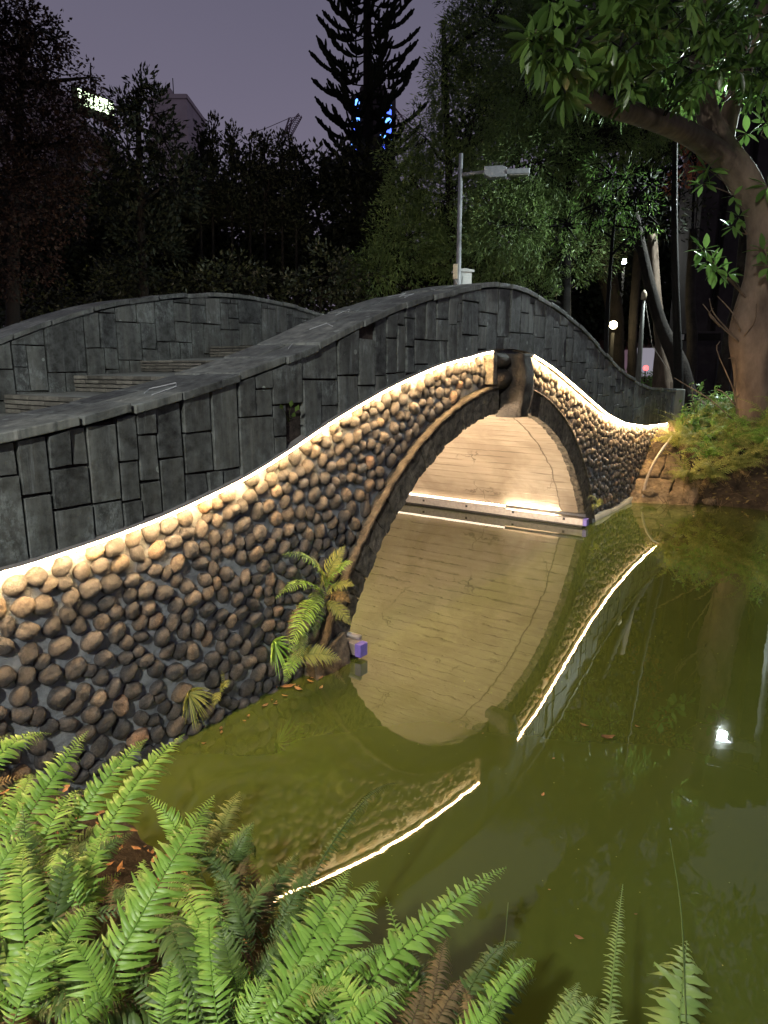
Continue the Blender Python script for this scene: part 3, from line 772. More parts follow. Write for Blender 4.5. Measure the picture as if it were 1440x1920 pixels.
MATS = {'g': M_FERN, 'd': M_FERN_DARK, 'b': M_FERN_BROWN, 'y': M_FERN_YEL, 'l': M_FERN_LIME}
FG = [   # plant: (label, root world xy, fronds (base px, depth, tip px, depth, pinna length, material, n, arch))
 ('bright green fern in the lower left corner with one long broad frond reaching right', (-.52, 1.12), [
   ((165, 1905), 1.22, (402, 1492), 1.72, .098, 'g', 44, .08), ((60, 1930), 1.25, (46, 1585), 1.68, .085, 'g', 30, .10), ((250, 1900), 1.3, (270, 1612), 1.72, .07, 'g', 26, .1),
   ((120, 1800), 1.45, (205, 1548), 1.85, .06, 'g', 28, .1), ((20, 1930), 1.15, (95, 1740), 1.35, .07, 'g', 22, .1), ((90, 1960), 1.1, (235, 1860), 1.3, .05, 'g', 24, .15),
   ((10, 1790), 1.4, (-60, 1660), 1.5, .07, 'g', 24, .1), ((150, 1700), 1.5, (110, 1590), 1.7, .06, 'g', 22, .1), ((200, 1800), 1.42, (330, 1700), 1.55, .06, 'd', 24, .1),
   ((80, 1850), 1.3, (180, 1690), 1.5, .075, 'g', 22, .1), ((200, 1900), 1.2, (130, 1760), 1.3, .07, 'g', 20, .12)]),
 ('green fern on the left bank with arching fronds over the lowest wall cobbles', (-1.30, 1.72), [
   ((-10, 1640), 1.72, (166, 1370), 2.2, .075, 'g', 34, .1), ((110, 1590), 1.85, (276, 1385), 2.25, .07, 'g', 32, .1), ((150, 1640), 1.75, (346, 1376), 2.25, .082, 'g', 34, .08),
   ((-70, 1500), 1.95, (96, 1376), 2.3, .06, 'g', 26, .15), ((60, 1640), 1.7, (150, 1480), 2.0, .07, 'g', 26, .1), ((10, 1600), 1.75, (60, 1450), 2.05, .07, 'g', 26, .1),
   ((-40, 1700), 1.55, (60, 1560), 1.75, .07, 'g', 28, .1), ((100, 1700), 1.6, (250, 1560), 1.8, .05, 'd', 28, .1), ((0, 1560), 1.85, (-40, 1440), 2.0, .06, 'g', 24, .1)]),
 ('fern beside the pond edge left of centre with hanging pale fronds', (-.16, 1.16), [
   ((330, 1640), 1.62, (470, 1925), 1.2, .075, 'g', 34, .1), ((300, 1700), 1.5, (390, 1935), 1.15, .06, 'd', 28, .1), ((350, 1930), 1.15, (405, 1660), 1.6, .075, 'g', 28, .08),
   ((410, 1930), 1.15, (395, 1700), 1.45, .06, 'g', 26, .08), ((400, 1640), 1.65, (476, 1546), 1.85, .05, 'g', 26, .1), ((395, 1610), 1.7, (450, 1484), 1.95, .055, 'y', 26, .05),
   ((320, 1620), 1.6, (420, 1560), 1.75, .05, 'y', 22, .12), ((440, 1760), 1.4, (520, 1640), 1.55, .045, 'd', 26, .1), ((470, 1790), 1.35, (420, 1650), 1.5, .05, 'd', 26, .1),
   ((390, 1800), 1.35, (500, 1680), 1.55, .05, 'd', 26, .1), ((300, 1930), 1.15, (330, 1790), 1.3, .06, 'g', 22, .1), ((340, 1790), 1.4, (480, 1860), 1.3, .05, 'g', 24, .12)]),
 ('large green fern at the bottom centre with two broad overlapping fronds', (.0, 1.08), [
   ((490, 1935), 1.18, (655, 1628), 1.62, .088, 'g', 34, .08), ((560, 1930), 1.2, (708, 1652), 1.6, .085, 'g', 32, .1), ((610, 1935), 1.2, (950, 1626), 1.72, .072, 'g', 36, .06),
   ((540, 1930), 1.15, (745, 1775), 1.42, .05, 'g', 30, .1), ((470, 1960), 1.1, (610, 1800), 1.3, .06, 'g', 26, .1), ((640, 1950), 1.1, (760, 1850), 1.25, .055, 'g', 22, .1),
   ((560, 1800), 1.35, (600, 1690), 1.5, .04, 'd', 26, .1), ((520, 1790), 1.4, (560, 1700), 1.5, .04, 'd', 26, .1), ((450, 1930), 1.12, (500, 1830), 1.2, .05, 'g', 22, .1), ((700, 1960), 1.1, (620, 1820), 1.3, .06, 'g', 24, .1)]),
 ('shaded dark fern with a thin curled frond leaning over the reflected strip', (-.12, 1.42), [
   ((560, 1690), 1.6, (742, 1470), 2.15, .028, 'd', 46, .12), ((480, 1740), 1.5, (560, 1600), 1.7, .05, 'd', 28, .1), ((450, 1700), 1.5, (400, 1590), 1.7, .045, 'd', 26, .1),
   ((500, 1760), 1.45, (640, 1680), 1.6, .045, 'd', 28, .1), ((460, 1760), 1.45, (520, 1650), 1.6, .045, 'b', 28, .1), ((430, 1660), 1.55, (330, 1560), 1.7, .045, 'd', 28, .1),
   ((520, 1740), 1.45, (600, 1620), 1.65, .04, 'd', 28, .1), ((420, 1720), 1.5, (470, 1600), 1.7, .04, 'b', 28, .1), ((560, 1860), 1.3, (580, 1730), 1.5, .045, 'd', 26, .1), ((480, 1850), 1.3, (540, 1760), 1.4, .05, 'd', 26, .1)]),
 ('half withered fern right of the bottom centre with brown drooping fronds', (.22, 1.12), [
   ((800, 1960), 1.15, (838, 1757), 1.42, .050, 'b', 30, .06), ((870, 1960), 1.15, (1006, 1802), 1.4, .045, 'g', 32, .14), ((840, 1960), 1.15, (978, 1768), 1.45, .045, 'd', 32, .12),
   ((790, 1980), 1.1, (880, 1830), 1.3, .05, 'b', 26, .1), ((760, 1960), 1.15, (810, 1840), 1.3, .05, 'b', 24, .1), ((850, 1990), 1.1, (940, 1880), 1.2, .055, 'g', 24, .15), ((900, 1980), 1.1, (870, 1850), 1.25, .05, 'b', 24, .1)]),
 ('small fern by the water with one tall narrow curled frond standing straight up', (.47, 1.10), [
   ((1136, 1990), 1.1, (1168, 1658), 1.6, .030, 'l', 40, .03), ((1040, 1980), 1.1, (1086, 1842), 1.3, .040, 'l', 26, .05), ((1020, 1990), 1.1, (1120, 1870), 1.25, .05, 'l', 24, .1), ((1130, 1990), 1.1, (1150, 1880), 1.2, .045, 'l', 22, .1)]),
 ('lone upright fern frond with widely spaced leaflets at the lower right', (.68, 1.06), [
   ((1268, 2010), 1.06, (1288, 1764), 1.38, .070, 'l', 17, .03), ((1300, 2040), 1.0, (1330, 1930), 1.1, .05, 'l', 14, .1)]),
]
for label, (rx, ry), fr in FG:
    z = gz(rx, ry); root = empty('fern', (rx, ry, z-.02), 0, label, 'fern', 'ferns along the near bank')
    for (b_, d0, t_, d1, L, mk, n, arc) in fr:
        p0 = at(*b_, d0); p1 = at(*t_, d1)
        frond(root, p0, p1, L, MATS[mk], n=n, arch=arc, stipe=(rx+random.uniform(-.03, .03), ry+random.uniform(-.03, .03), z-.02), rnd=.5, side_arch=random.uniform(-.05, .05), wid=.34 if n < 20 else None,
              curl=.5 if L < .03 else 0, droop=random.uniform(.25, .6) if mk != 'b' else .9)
    for k in range(6 if len(fr) > 8 else 0):       # smaller tangled fronds between the big ones
        q = fr[k % len(fr)]; b_ = np.array(q[0], float)+RS.uniform(-60, 60, 2); t_ = b_ + RS.normal(0, 1, 2)*[110, 70]+[0, -60]
        dd = q[1]+.1; frond(root, at(b_[0], b_[1], dd), at(t_[0], t_[1], dd+RS.uniform(-.05, .3)), random.uniform(.03, .055), random.choice([M_FERN, M_FERN, M_FERN_DARK, M_FERN_DARK, M_FERN_YEL]), n=26, arch=random.uniform(.1, .3), side_arch=random.uniform(-.15, .15), droop=random.uniform(.2, .9), stipe=(rx, ry, z))
    shift(root)
# low fill of shaded fronds closing the bank below those (each its own small fern)
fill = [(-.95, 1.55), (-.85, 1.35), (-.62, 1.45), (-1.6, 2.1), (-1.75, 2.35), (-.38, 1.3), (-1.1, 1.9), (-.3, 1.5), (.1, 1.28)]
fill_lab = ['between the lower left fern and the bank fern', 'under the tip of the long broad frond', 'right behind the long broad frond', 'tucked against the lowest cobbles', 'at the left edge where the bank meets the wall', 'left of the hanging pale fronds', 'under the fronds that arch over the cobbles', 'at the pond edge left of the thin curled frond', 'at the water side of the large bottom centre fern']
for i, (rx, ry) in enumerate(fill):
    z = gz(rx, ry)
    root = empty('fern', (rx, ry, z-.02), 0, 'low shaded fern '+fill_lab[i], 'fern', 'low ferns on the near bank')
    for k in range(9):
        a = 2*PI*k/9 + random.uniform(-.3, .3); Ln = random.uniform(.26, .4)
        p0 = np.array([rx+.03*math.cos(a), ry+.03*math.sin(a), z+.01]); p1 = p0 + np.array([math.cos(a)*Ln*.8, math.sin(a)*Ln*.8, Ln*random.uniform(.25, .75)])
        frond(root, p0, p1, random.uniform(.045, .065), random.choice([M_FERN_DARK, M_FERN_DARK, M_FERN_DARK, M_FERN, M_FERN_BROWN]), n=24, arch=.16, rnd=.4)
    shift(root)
# thin bare stalks standing out over the water
for pts_, lab in (([(1290, 2000, 1.05), (1284, 1860, 1.2), (1276, 1700, 1.4), (1256, 1572, 1.6)], 'thin bare stalk standing behind the lone upright frond'),
                  ([(905, 1960, 1.1), (925, 1850, 1.25), (945, 1770, 1.38), (953, 1692, 1.5)], 'short bare stalk rising from the half withered fern')):
    m = MB(); m.tube(spline([at(*p) for p in pts_], 20), [.0018]*15+[.0012]*6, 5)
    tag(m.build('stalk', M_FERN_DARK, smooth=True), lab, 'plant stalk')

# ---- plants rooted in the cobble wall
rk = MB()
s_r, z_r = -2.86, .0
rough_solid(rk, lambda u, v, w: (-2.98+u*.34, -.19+v*.19+.08*w, -.15+w*.36-.12*(1-u)*w), 12, 6, 8, .035, 9, .3)
ro = rk.build('rock_footing', M_VOUSS, bridge, smooth=False)
root = empty('wall_fern', tuple(fp(612, 1140, -.12)), 0, 'fern clump rooted in the wall beside the near light bar end', 'fern')
for (b_, o0, t_, o1, L, mk) in [((612, 1110), -.12, (545, 1052), -.22, .05, 'g'), ((608, 1122), -.12, (533, 1122), -.26, .055, 'g'), ((608, 1100), -.12, (640, 1038), -.25, .055, 'y'), ((612, 1100), -.12, (652, 1062), -.3, .055, 'g'),
      ((612, 1112), -.12, (655, 1100), -.32, .05, 'y'), ((612, 1120), -.12, (648, 1128), -.35, .05, 'b'), ((600, 1120), -.14, (552, 1205), -.28, .07, 'g'), ((585, 1130), -.14, (545, 1195), -.24, .05, 'b'), ((612, 1128), -.12, (650, 1165), -.30, .05, 'y'),
      ((545, 1235), -.16, (622, 1236), -.34, .07, 'y'), ((560, 1232), -.14, (538, 1272), -.28, .05, 'g'), ((600, 1105), -.12, (585, 1060), -.2, .05, 'y'), ((570, 1170), -.14, (560, 1240), -.24, .05, 'd'), ((600, 1240), -.2, (642, 1280), -.3, .02, 'b'), ((590, 1110), -.12, (590, 1180), -.26, .06, 'd')]:
    frond(root, fp(*b_, o0), fp(*(np.array(b_)+(np.array(t_)-np.array(b_))*1.22), o1-.03), L*1.45, MATS[mk], n=28, arch=.10, wid=.13, rnd=.55, droop=.15)
shift(root)
def strap_plant(c, R, n, mat, name, label, w=.006, up=.4):
    root = empty(name, tuple(c), 0, label, 'plant'); m = MB()
    for k in range(n):
        a = 2*PI*k/n + random.uniform(-.3, .3); out = unit(-np.array([N2[0], N2[1], 0])*.8 + np.array([U2[0], U2[1], 0])*math.cos(a) + np.array([0, 0, 1])*math.sin(a))
        L = R*random.uniform(.7, 1.15); P = [np.array(c)+out*L*t - np.array([0, 0, 1])*L*.45*t*t for t in np.linspace(0, 1, 8)]
        sd = unit(np.cross(out, CAMP-np.array(c))); V = []
        for i, p in enumerate(P): ww = w*(1-(i/7.)**2)+.0006; V += [p-sd*ww, p+sd*ww]
        m.add(V, [(2*i, 2*i+1, 2*i+3, 2*i+2) for i in range(7)], random.random())
    m.build('leaves', mat, root); shift(root)
strap_plant(fp(512, 1205, -.05), .16, 22, M_FERN, 'strap_leaf_plant', 'strap leaved plant growing out of the cobbles left of the wall fern')
strap_plant(fp(352, 1300, -.05), .13, 70, M_FERN_YEL, 'grass_tuft', 'yellowish grass tuft at the foot of the cobble wall', .0022)
root = empty('wall_fern', tuple(fp(412, 1290, -.05)), 0, 'small pale fern sprig low on the cobbles right of the grass tuft', 'fern')
for b_, t_ in (((412, 1300), (415, 1258)), ((410, 1298), (402, 1325)), ((412, 1296), (432, 1278))): frond(root, fp(*b_, -.05), fp(*t_, -.13), .03, M_FERN_YEL, n=14, arch=.1, wid=.2)
shift(root)
root = empty('wall_fern', tuple(fp(1118, 945, -.12)), 0, 'tiny pale fern on the footing right of the arch', 'fern')
for b_, t_ in (((1118, 950), (1100, 938)), ((1118, 950), (1130, 936)), ((1118, 950), (1112, 958))): frond(root, fp(*b_, -.12), fp(*t_, -.2), .05, M_FERN_YEL, n=12, arch=.1, wid=.2)
shift(root)
root = empty('sprig', tuple(fp(540, 775, -.07)), 0, 'green sprig growing in the gap of a missing slate', 'plant'); m = MB()
for t_ in ((530, 768), (545, 764), (553, 772), (548, 782)):
    a, b_ = fp(541, 792, -.03), fp(*t_, -.09); m.tube([a, (a+b_)/2+[0, 0, .01], b_], .0015, 4, rnd=.2)
    sd = unit(np.cross(b_-a, CAMP-a))*.014; d_ = unit(b_-a)*.03; m.add([b_, b_+d_+sd, b_+d_*2, b_+d_-sd], [(0, 1, 2, 3)], .6)
m.build('leaves', M_FERN_DARK, root); shift(root)

# ================================================================== DEAD LEAVES AND FLOTSAM
M_DEAD = rough_mat('dead_leaf', (0.16, 0.075, 0.03), (0.42, 0.24, 0.11), 30, .7, .4, .004, rnd=.5)
def dead_leaf(p, L, rz, label, cup=.3, mat=M_DEAD, wr=.42, grp='dead leaves and bits afloat on the pond'):
    m = MB(); V = []; n = 7
    for i in range(n):
        t = i/(n-1.); w = L*wr*.5*math.sin(PI*min(1, .06+t*.97))**.8; z = L*cup*.25*(2*t-1)**2
        V += [(L*(t-.5), -w, z+L*.10*random.uniform(.3, 1)), (L*(t-.5), random.uniform(-.02, .02)*L, z+.002), (L*(t-.5), w, z+L*.10*random.uniform(.3, 1))]
    m.add(V, [(3*i+k, 3*i+k+3, 3*i+k+4, 3*i+k+1) for i in range(n-1) for k in (0, 1)], random.random())
    o = m.build('dead_leaf', mat, smooth=True); o.location = tuple(p); o.rotation_euler = (random.uniform(-.1, .1), random.uniform(-.1, .1), rz)
    return tag(o, label, 'dead leaf', grp)
for (x, y, L, rz, lab) in [(1140, 1383, .085, .2, 'brown curled leaf floating alone on the open green water'), (1095, 1360, .05, 2.6, 'small pale curled leaf afloat just left above the brown one'),
      (1018, 1490, .03, 1.0, 'small tan leaf afloat in the middle of the pond'), (1038, 1422, .02, .4, 'tiny tan leaf afloat between the two strip reflections'), (1086, 1758, .035, -.5, 'narrow yellow leaf afloat above the lower right ferns'),
      (1192, 1714, .014, 0, 'tiny round yellow bit afloat right of the curled fern tip'), (1195, 1362, .03, -.8, 'thin curled sliver afloat right of the brown leaf'), (540, 1288, .10, .3, 'orange brown leaf in the corner under the wall fern'),
      (515, 1292, .08, 1.4, 'orange leaf at the waterline left below the wall fern'), (466, 1302, .05, .6, 'yellow leaf at the foot of the cobbles'), (560, 1292, .07, -.6, 'brown leaf tangled at the rock footing'),
      (283, 1400, .09, .3, 'orange dead leaf between the lowest cobbles and the ferns'), (1030, 1668, .012, 0, 'tiny pale speck afloat far above the lower right ferns'), (905, 1375, .014, .5, 'pale speck afloat beside the lower end of the right reflection'),
      (1270, 1030, .05, .4, 'yellow leaf afloat near the far bank'), (1300, 968, .06, 1.1, 'tan leaf afloat against the far bank'), (1240, 985, .05, 2.0, 'pale leaf afloat beside the conduit')]:
    p = on_z(x, y, .004); dead_leaf(p, L, rz, lab)
for k in range(26):                      # leaves gathered along the foot of the cobble wall and the far bank
    if k < 15: s_ = random.uniform(-4.4, -2.9); p = bw(s_, -.10-abs(random.gauss(0, .05)), .004)
    else: x_ = random.uniform(1200, 1440); p = on_z(x_, 946+random.uniform(2, 26), .004)
    dead_leaf(p, random.uniform(.02, .055), random.uniform(0, 6.3), 'small dead leaf caught at the waterline '+('under the cobble wall' if k < 15 else 'of the far bank'), grp='leaves caught under the cobble wall' if k < 15 else 'leaves caught along the far bank')
sp = MB(); v, f = ICO[2]
for k in range(160):
    x, y = random.uniform(700, 1440), random.uniform(1000, 1880)
    if RS.rand() < .35: x, y = random.gauss(1150, 120), random.gauss(1200, 120)
    p = on_z(x, y, .001); sp.add(v*np.array([1, 1, .3])*random.uniform(.0008, .0028) + p, f, random.random())
tag(sp.build('floating_specks', M_FERN_YEL), 'fine pale specks of pollen and debris scattered on the water', 'debris', kind='stuff')

# ================================================================== STREET LAMPS (and the light they give)
def lamp_light(name, p, energy, color, size, parent, spot=None, rot=None, blend=.3):
    L = bpy.data.lights.new(name, 'SPOT' if spot else 'POINT'); L.energy = energy; L.color = color; L.shadow_soft_size = size
    if spot: L.spot_size = math.radians(spot); L.spot_blend = blend
    o = bpy.data.objects.new(name, L); COL.objects.link(o); o.parent = parent; o.location = p
    if rot: o.rotation_euler = rot
    return o
def arm_lamp(x, y, h, azim, label, lit, boxes=True, arm=1.0, r=.055, energy=0, color=(1, 1, 1), spot=165, aim=None):
    z = gz(x, y); root = empty('street_lamp', (x, y, z), azim, label, 'street lamp')
    m = MB(); m.tube([(0, 0, 0), (0, 0, h*.45), (0, 0, h)], [r*1.25, r*1.05, r*.8], 16); m.build('pole', M_GALV, root, smooth=True)
    m = MB(); m.tube([(0, 0, h-.42), (arm*.55, 0, h-.38)], .035, 12); m.build('arm', M_GALV, root, smooth=True)
    m = MB(); V = []
    a0 = arm*.5
    m.prism([(a0, h-.46), (a0+.12, h-.52), (a0+.48, h-.52), (a0+.48, h-.33), (a0+.36, h-.29), (a0, h-.30)], -.12, .12); m.build('driver_box', M_GALV, root, bevel=.012)
    m = MB(); m.box((a0+.72, 0, h-.42), (.50, .26, .11)); m.build('lamp_head', M_GALV, root, bevel=.02)
    m = MB(); m.box((a0+.74, 0, h-.482), (.40, .18, .012)); m.build('diffuser', lit if lit else M_ALU, root)
    if boxes:
        m = MB(); m.box((-.07, -.04, h*.56), (.10, .10, .32)); m.build('junction_box', M_CREAM, root, bevel=.01)
        m = MB(); m.tube([(-.06, -.07, h*.56-.16), (-.03, -.08, h*.56-.24), (0, -.06, h*.56-.30)], .008, 6); m.build('cable', M_CABINET, root, smooth=True)
    if energy: lamp_light('lamp_light', (a0+.74, 0, h-.60), energy, color, .12, root, spot=spot, rot=(Matrix.Rotation(-azim, 3, 'Z') @ Vector(aim)).to_track_quat('-Z', 'Y').to_euler() if aim else None)
    return root
P_ = at(862, 400, 16.0); GLX, GLY = P_[0], 16.0
hz = at(863, 288, 16.0)[2] - gz(GLX, GLY)
arm_lamp(GLX, GLY, hz, math.radians(-8), 'unlit grey street lamp with a flat head and cream box behind the bridge crown', None)
# white cabinet beside it
cx_ = at(868, 520, 16.3); root = empty('utility_cabinet', (cx_[0], 16.35, gz(cx_[0], 16.35)), .25, 'white electric cabinet with sloping lid behind the unlit lamp pole', 'cabinet')
ht = at(868, 510, 16.3)[2] - gz(cx_[0], 16.3)
m = MB(); m.box((0, 0, ht/2), (.34, .26, ht)); m.build('cabinet_body', M_CABINET, root, bevel=.008)
m = MB(); m.prism([(-.22, ht), (.22, ht), (.21, ht+.05), (-.0, ht+.075), (-.21, ht+.05)], -.17, .17); m.build('lid', M_CABINET, root, bevel=.008)
m = MB(); m.box((.04, -.135, ht-.32), (.20, .012, .45)); m.build('door', M_CABINET, root, bevel=.004)
m = MB(); m.box((.10, -.146, ht-.34), (.025, .014, .10)); m.build('handle', M_BLACK, root)
# lit lamp just outside the right edge, seen mirrored in the pond
arm_lamp(.6026*14, 14.0, 5.9, PI-.15, 'lit white street lamp just past the right edge, seen mirrored in the pond', M_WHITE_LAMP, True, .10, .08, energy=2600, color=(.84, .97, .95), spot=150, aim=(-.62, -.5, -.55))
# park lamp behind the photographer lights the ferns and the wall
arm_lamp(-2.2, -3.6, 5.2, 1.0, 'lit street lamp standing behind the viewpoint on the near bank', M_WHITE_LAMP, False, .6, .06, energy=1750, color=(1.0, .97, .90), spot=152, aim=(.25, .42, -.87))

def globe_lamp(p, h, lit, label, e, col):
    x, y = p; z = gz(x, y); root = empty('globe_lamp', (x, y, z), 0, label, 'park lamp')
    m = MB(); m.tube([(0, 0, 0), (0, 0, .5), (0, 0, h-.2)], [.09, .06, .045], 12); m.build('pole', M_BLACK if not lit else M_BARK_DARK, root, smooth=True)
    v, f = ICO[3]; m = MB(); m.add(v*.10+np.array([0, 0, h]), f); m.build('globe', lit or M_ALU, root, smooth=True)
    if e: lamp_light('lamp_light', (0, -.25, h), e, col, .15, root)
    return root
a_ = at(1150, 608, 18.5); globe_lamp((a_[0], 18.5), a_[2]-.95, M_YELLOW_LAMP, 'lit yellow globe lamp between the dark trunks beyond the bridge', 50, (1, .85, .5))
a_ = at(1170, 490, 27); globe_lamp((a_[0], 27), a_[2]-.95, M_WHITE_LAMP, 'lit white globe lamp half hidden in foliage, the higher of the two', 120, (.95, 1, .9))
a_ = at(1207, 560, 14); root = empty('lamp_post', (at(1196, 720, 14)[0], 14, gz(a_[0], 14)), 0, 'slender dark lamp post with a pale top leaning slightly beyond the far parapet', 'lamp post')
hh = a_[2]-gz(a_[0], 14); dx = a_[0]-at(1196, 720, 14)[0]
m = MB(); m.tube([(0, 0, 0), (dx*.6, 0, hh*.6), (dx, 0, hh)], [.065, .048, .03], 12); m.build('pole', plain('dark_post_paint', (.09, .09, .08), .5), root, smooth=True)
m = MB(); m.tube([(dx, 0, hh-.02), (dx, 0, hh+.10), (dx, 0, hh+.16)], [.05, .055, .02], 12); m.build('post_cap', M_CREAM, root, smooth=True)
m = MB(); m.tube([(dx, 0, hh+.1), (dx+.28, .1, hh*.62), (dx+.75, .2, .9)], .006, 4); m.build('cable', M_GREYPIPE, root, smooth=True)

# ================================================================== TREES
def leafset(mb, P, D, Nr, L, Wd, big=False, rnd=None):
    n = len(P)
    if n == 0: return
    L = np.broadcast_to(L, (n,))[:, None]; Wd = np.broadcast_to(Wd, (n,))[:, None]
    D = D/(np.linalg.norm(D, axis=1)[:, None]+1e-9); Sd = np.cross(D, Nr); Sd /= (np.linalg.norm(Sd, axis=1)[:, None]+1e-9); Nr = np.cross(Sd, D)
    if not big:
        V = np.stack([P, P+D*L*.45-Sd*Wd*.5-Nr*Wd*.12, P+D*L, P+D*L*.45+Sd*Wd*.5-Nr*Wd*.12], 1); F = np.array([[0, 1, 2, 3]])
    else:
        rows = []; ts = (0, .18, .42, .68, .88, 1); ws = (.10, .62, 1.0, .86, .42, .03); dr = RS.uniform(.02, .16, (n, 1))
        for t, w in zip(ts, ws):
            c = P + D*L*t - Nr*L*t*t*dr
            rows += [c-Sd*Wd*.5*w+Nr*Wd*.10*w, c, c+Sd*Wd*.5*w+Nr*Wd*.10*w]
        V = np.stack(rows, 1); F = np.array([[3*k+a, 3*k+a+1, 3*k+a+4, 3*k+a+3] for k in range(5) for a in (0, 1)])
    nv = V.shape[1]; F = F[None] + (np.arange(n)*nv)[:, None, None]
    r = np.clip(RS.normal(.5, .22, n), 0, 1) if rnd is None else rnd
    mb.add(V.reshape(-1, 3), F.reshape(-1, 4), np.repeat(r, nv))
def rdir(n):
    v = RS.normal(0, 1, (n, 3)); return v/np.linalg.norm(v, axis=1)[:, None]
def crown(mb, blobs, dens, per, spread, L, Wd, droop=.2, tw=None, hub=None, sheet=None):
    """blobs: list of (centre, radii). Leaves come in twig clusters, most of them in the outer shell."""
    for c, r in blobs:
        c = np.array(c); r = np.array(r, float); k = max(3, int(dens*(r[0]*r[1]+r[0]*r[2]+r[1]*r[2])/3))
        d = rdir(k); rad = RS.uniform(.25, 1.0, k)**.55*(1+.22*np.array([noise.noise(Vector(q*2.3+c[:3]*.7)) for q in d]))
        C = c + d*r*rad[:, None]
        tone = np.clip(RS.normal(.5, .2, k), 0, 1)
        P = np.repeat(C, per, 0); dd = np.repeat(d, per, 0)
        off = rdir(k*per)*spread*RS.uniform(.2, 1, (k*per, 1)); P = P+off
        D = unit_rows(off*1.2/spread + dd*.7 + np.array([0, 0, -droop]) + RS.normal(0, .35, off.shape))
        Nr = RS.normal(0, .6, D.shape) + np.array([0, 0, 1.0])
        sc = RS.uniform(.7, 1.2, k*per)
        leafset(mb, P, D, Nr, L*sc, Wd*sc, rnd=np.clip(np.repeat(tone, per)+RS.normal(0, .12, k*per), 0, 1))
        if tw is not None and hub is not None:
            for q in C[::max(1, k//7)]: tw.tube([c, (c+q)/2+RS.normal(0, .12, 3), q], [.02, .012, .006], 4, caps=False)
def unit_rows(v): return v/(np.linalg.norm(v, axis=1)[:, None]+1e-9)
def pxblob(x, y, rx, ry, d, dep=None):
    c = at(x, y, d); s = d/1300.0
    return c, (rx*s, dep or max(rx, ry)*s*.8, ry*s)
def tree(name, label, x, d, blobs, dens, per, spread, L, Wd, mat=None, group=None, tr=.2, bark=None, droop=.2, lean=0, cat='tree'):
    cs = [pxblob(*b_[:4], b_[4] if len(b_) > 4 else d) for b_ in blobs]
    bx = at(x, 700, d)[0]; z = gz(bx, d); root = empty(name, (bx, d, z), 0, label, cat, group)
    lo = min(c[2]-r[2] for c, r in cs); hi = max(c[2] for c, r in cs); ctr = np.mean([c for c, r in cs], 0)
    top = np.array([ctr[0], ctr[1], hi])
    base = np.array([bx, d, z-.1]); mid = base*.5+top*.5+np.array([lean, 0, 0])
    tb = MB(); tb.tube(spline([base, base*.75+mid*.25+np.array([.1, 0, 0]), mid, top], 14), list(np.linspace(tr, tr*.25, 15)), 10, jit=.04)
    cm = MB()
    for c, r in cs:
        hub = base + (top-base)*min(.95, max(.25, (c[2]-.5*r[2]-z)/(hi-z+.01)))
        tb.tube([hub, (hub+c)/2 + RS.normal(0, .15, 3), c], [tr*.3, tr*.18, tr*.08], 6, caps=False)
    crown(cm, cs, dens, per, spread, L, Wd, droop, tb, ctr)
    tb.build('trunk', bark or M_BARK_DARK, root, smooth=True); cm.build('crown', mat or M_LEAF_DARK, root)
    for ch in root.children: ch.location = tuple(-q for q in root.location)
    return root
GB = 'dark trees beyond the bridge'
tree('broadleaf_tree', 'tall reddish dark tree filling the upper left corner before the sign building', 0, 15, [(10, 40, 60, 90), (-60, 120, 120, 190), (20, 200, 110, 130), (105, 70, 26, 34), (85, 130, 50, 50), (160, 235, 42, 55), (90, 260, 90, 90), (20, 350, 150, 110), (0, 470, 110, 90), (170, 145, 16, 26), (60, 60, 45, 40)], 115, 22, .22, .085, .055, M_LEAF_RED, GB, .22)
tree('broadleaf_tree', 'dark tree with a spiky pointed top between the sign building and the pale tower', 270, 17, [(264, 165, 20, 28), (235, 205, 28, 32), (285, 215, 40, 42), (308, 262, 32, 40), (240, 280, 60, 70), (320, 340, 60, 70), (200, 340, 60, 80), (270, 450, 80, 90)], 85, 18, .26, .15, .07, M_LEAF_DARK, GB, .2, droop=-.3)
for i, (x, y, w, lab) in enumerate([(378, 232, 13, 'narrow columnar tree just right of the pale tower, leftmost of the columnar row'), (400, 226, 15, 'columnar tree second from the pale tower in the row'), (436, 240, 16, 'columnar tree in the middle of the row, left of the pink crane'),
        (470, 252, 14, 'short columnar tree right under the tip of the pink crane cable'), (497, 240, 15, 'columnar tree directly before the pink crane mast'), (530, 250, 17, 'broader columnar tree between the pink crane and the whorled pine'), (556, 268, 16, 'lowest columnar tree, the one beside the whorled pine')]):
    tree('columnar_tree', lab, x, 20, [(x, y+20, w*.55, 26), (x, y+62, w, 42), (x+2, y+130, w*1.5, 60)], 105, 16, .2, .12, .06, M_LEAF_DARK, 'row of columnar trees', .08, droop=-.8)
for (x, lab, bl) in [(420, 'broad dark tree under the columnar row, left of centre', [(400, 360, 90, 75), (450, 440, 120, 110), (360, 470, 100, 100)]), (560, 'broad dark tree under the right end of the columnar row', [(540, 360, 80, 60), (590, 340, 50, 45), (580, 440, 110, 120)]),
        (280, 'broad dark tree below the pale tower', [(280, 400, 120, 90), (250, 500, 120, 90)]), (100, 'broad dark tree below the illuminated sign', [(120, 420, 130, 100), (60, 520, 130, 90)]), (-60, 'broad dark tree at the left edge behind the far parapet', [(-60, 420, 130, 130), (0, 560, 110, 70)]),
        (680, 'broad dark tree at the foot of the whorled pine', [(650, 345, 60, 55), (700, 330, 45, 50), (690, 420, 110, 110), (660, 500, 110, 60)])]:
    tree('broadleaf_tree', lab, x, 22, bl, 38, 24, .4, .20, .12, M_LEAF_DARK, GB, .25)
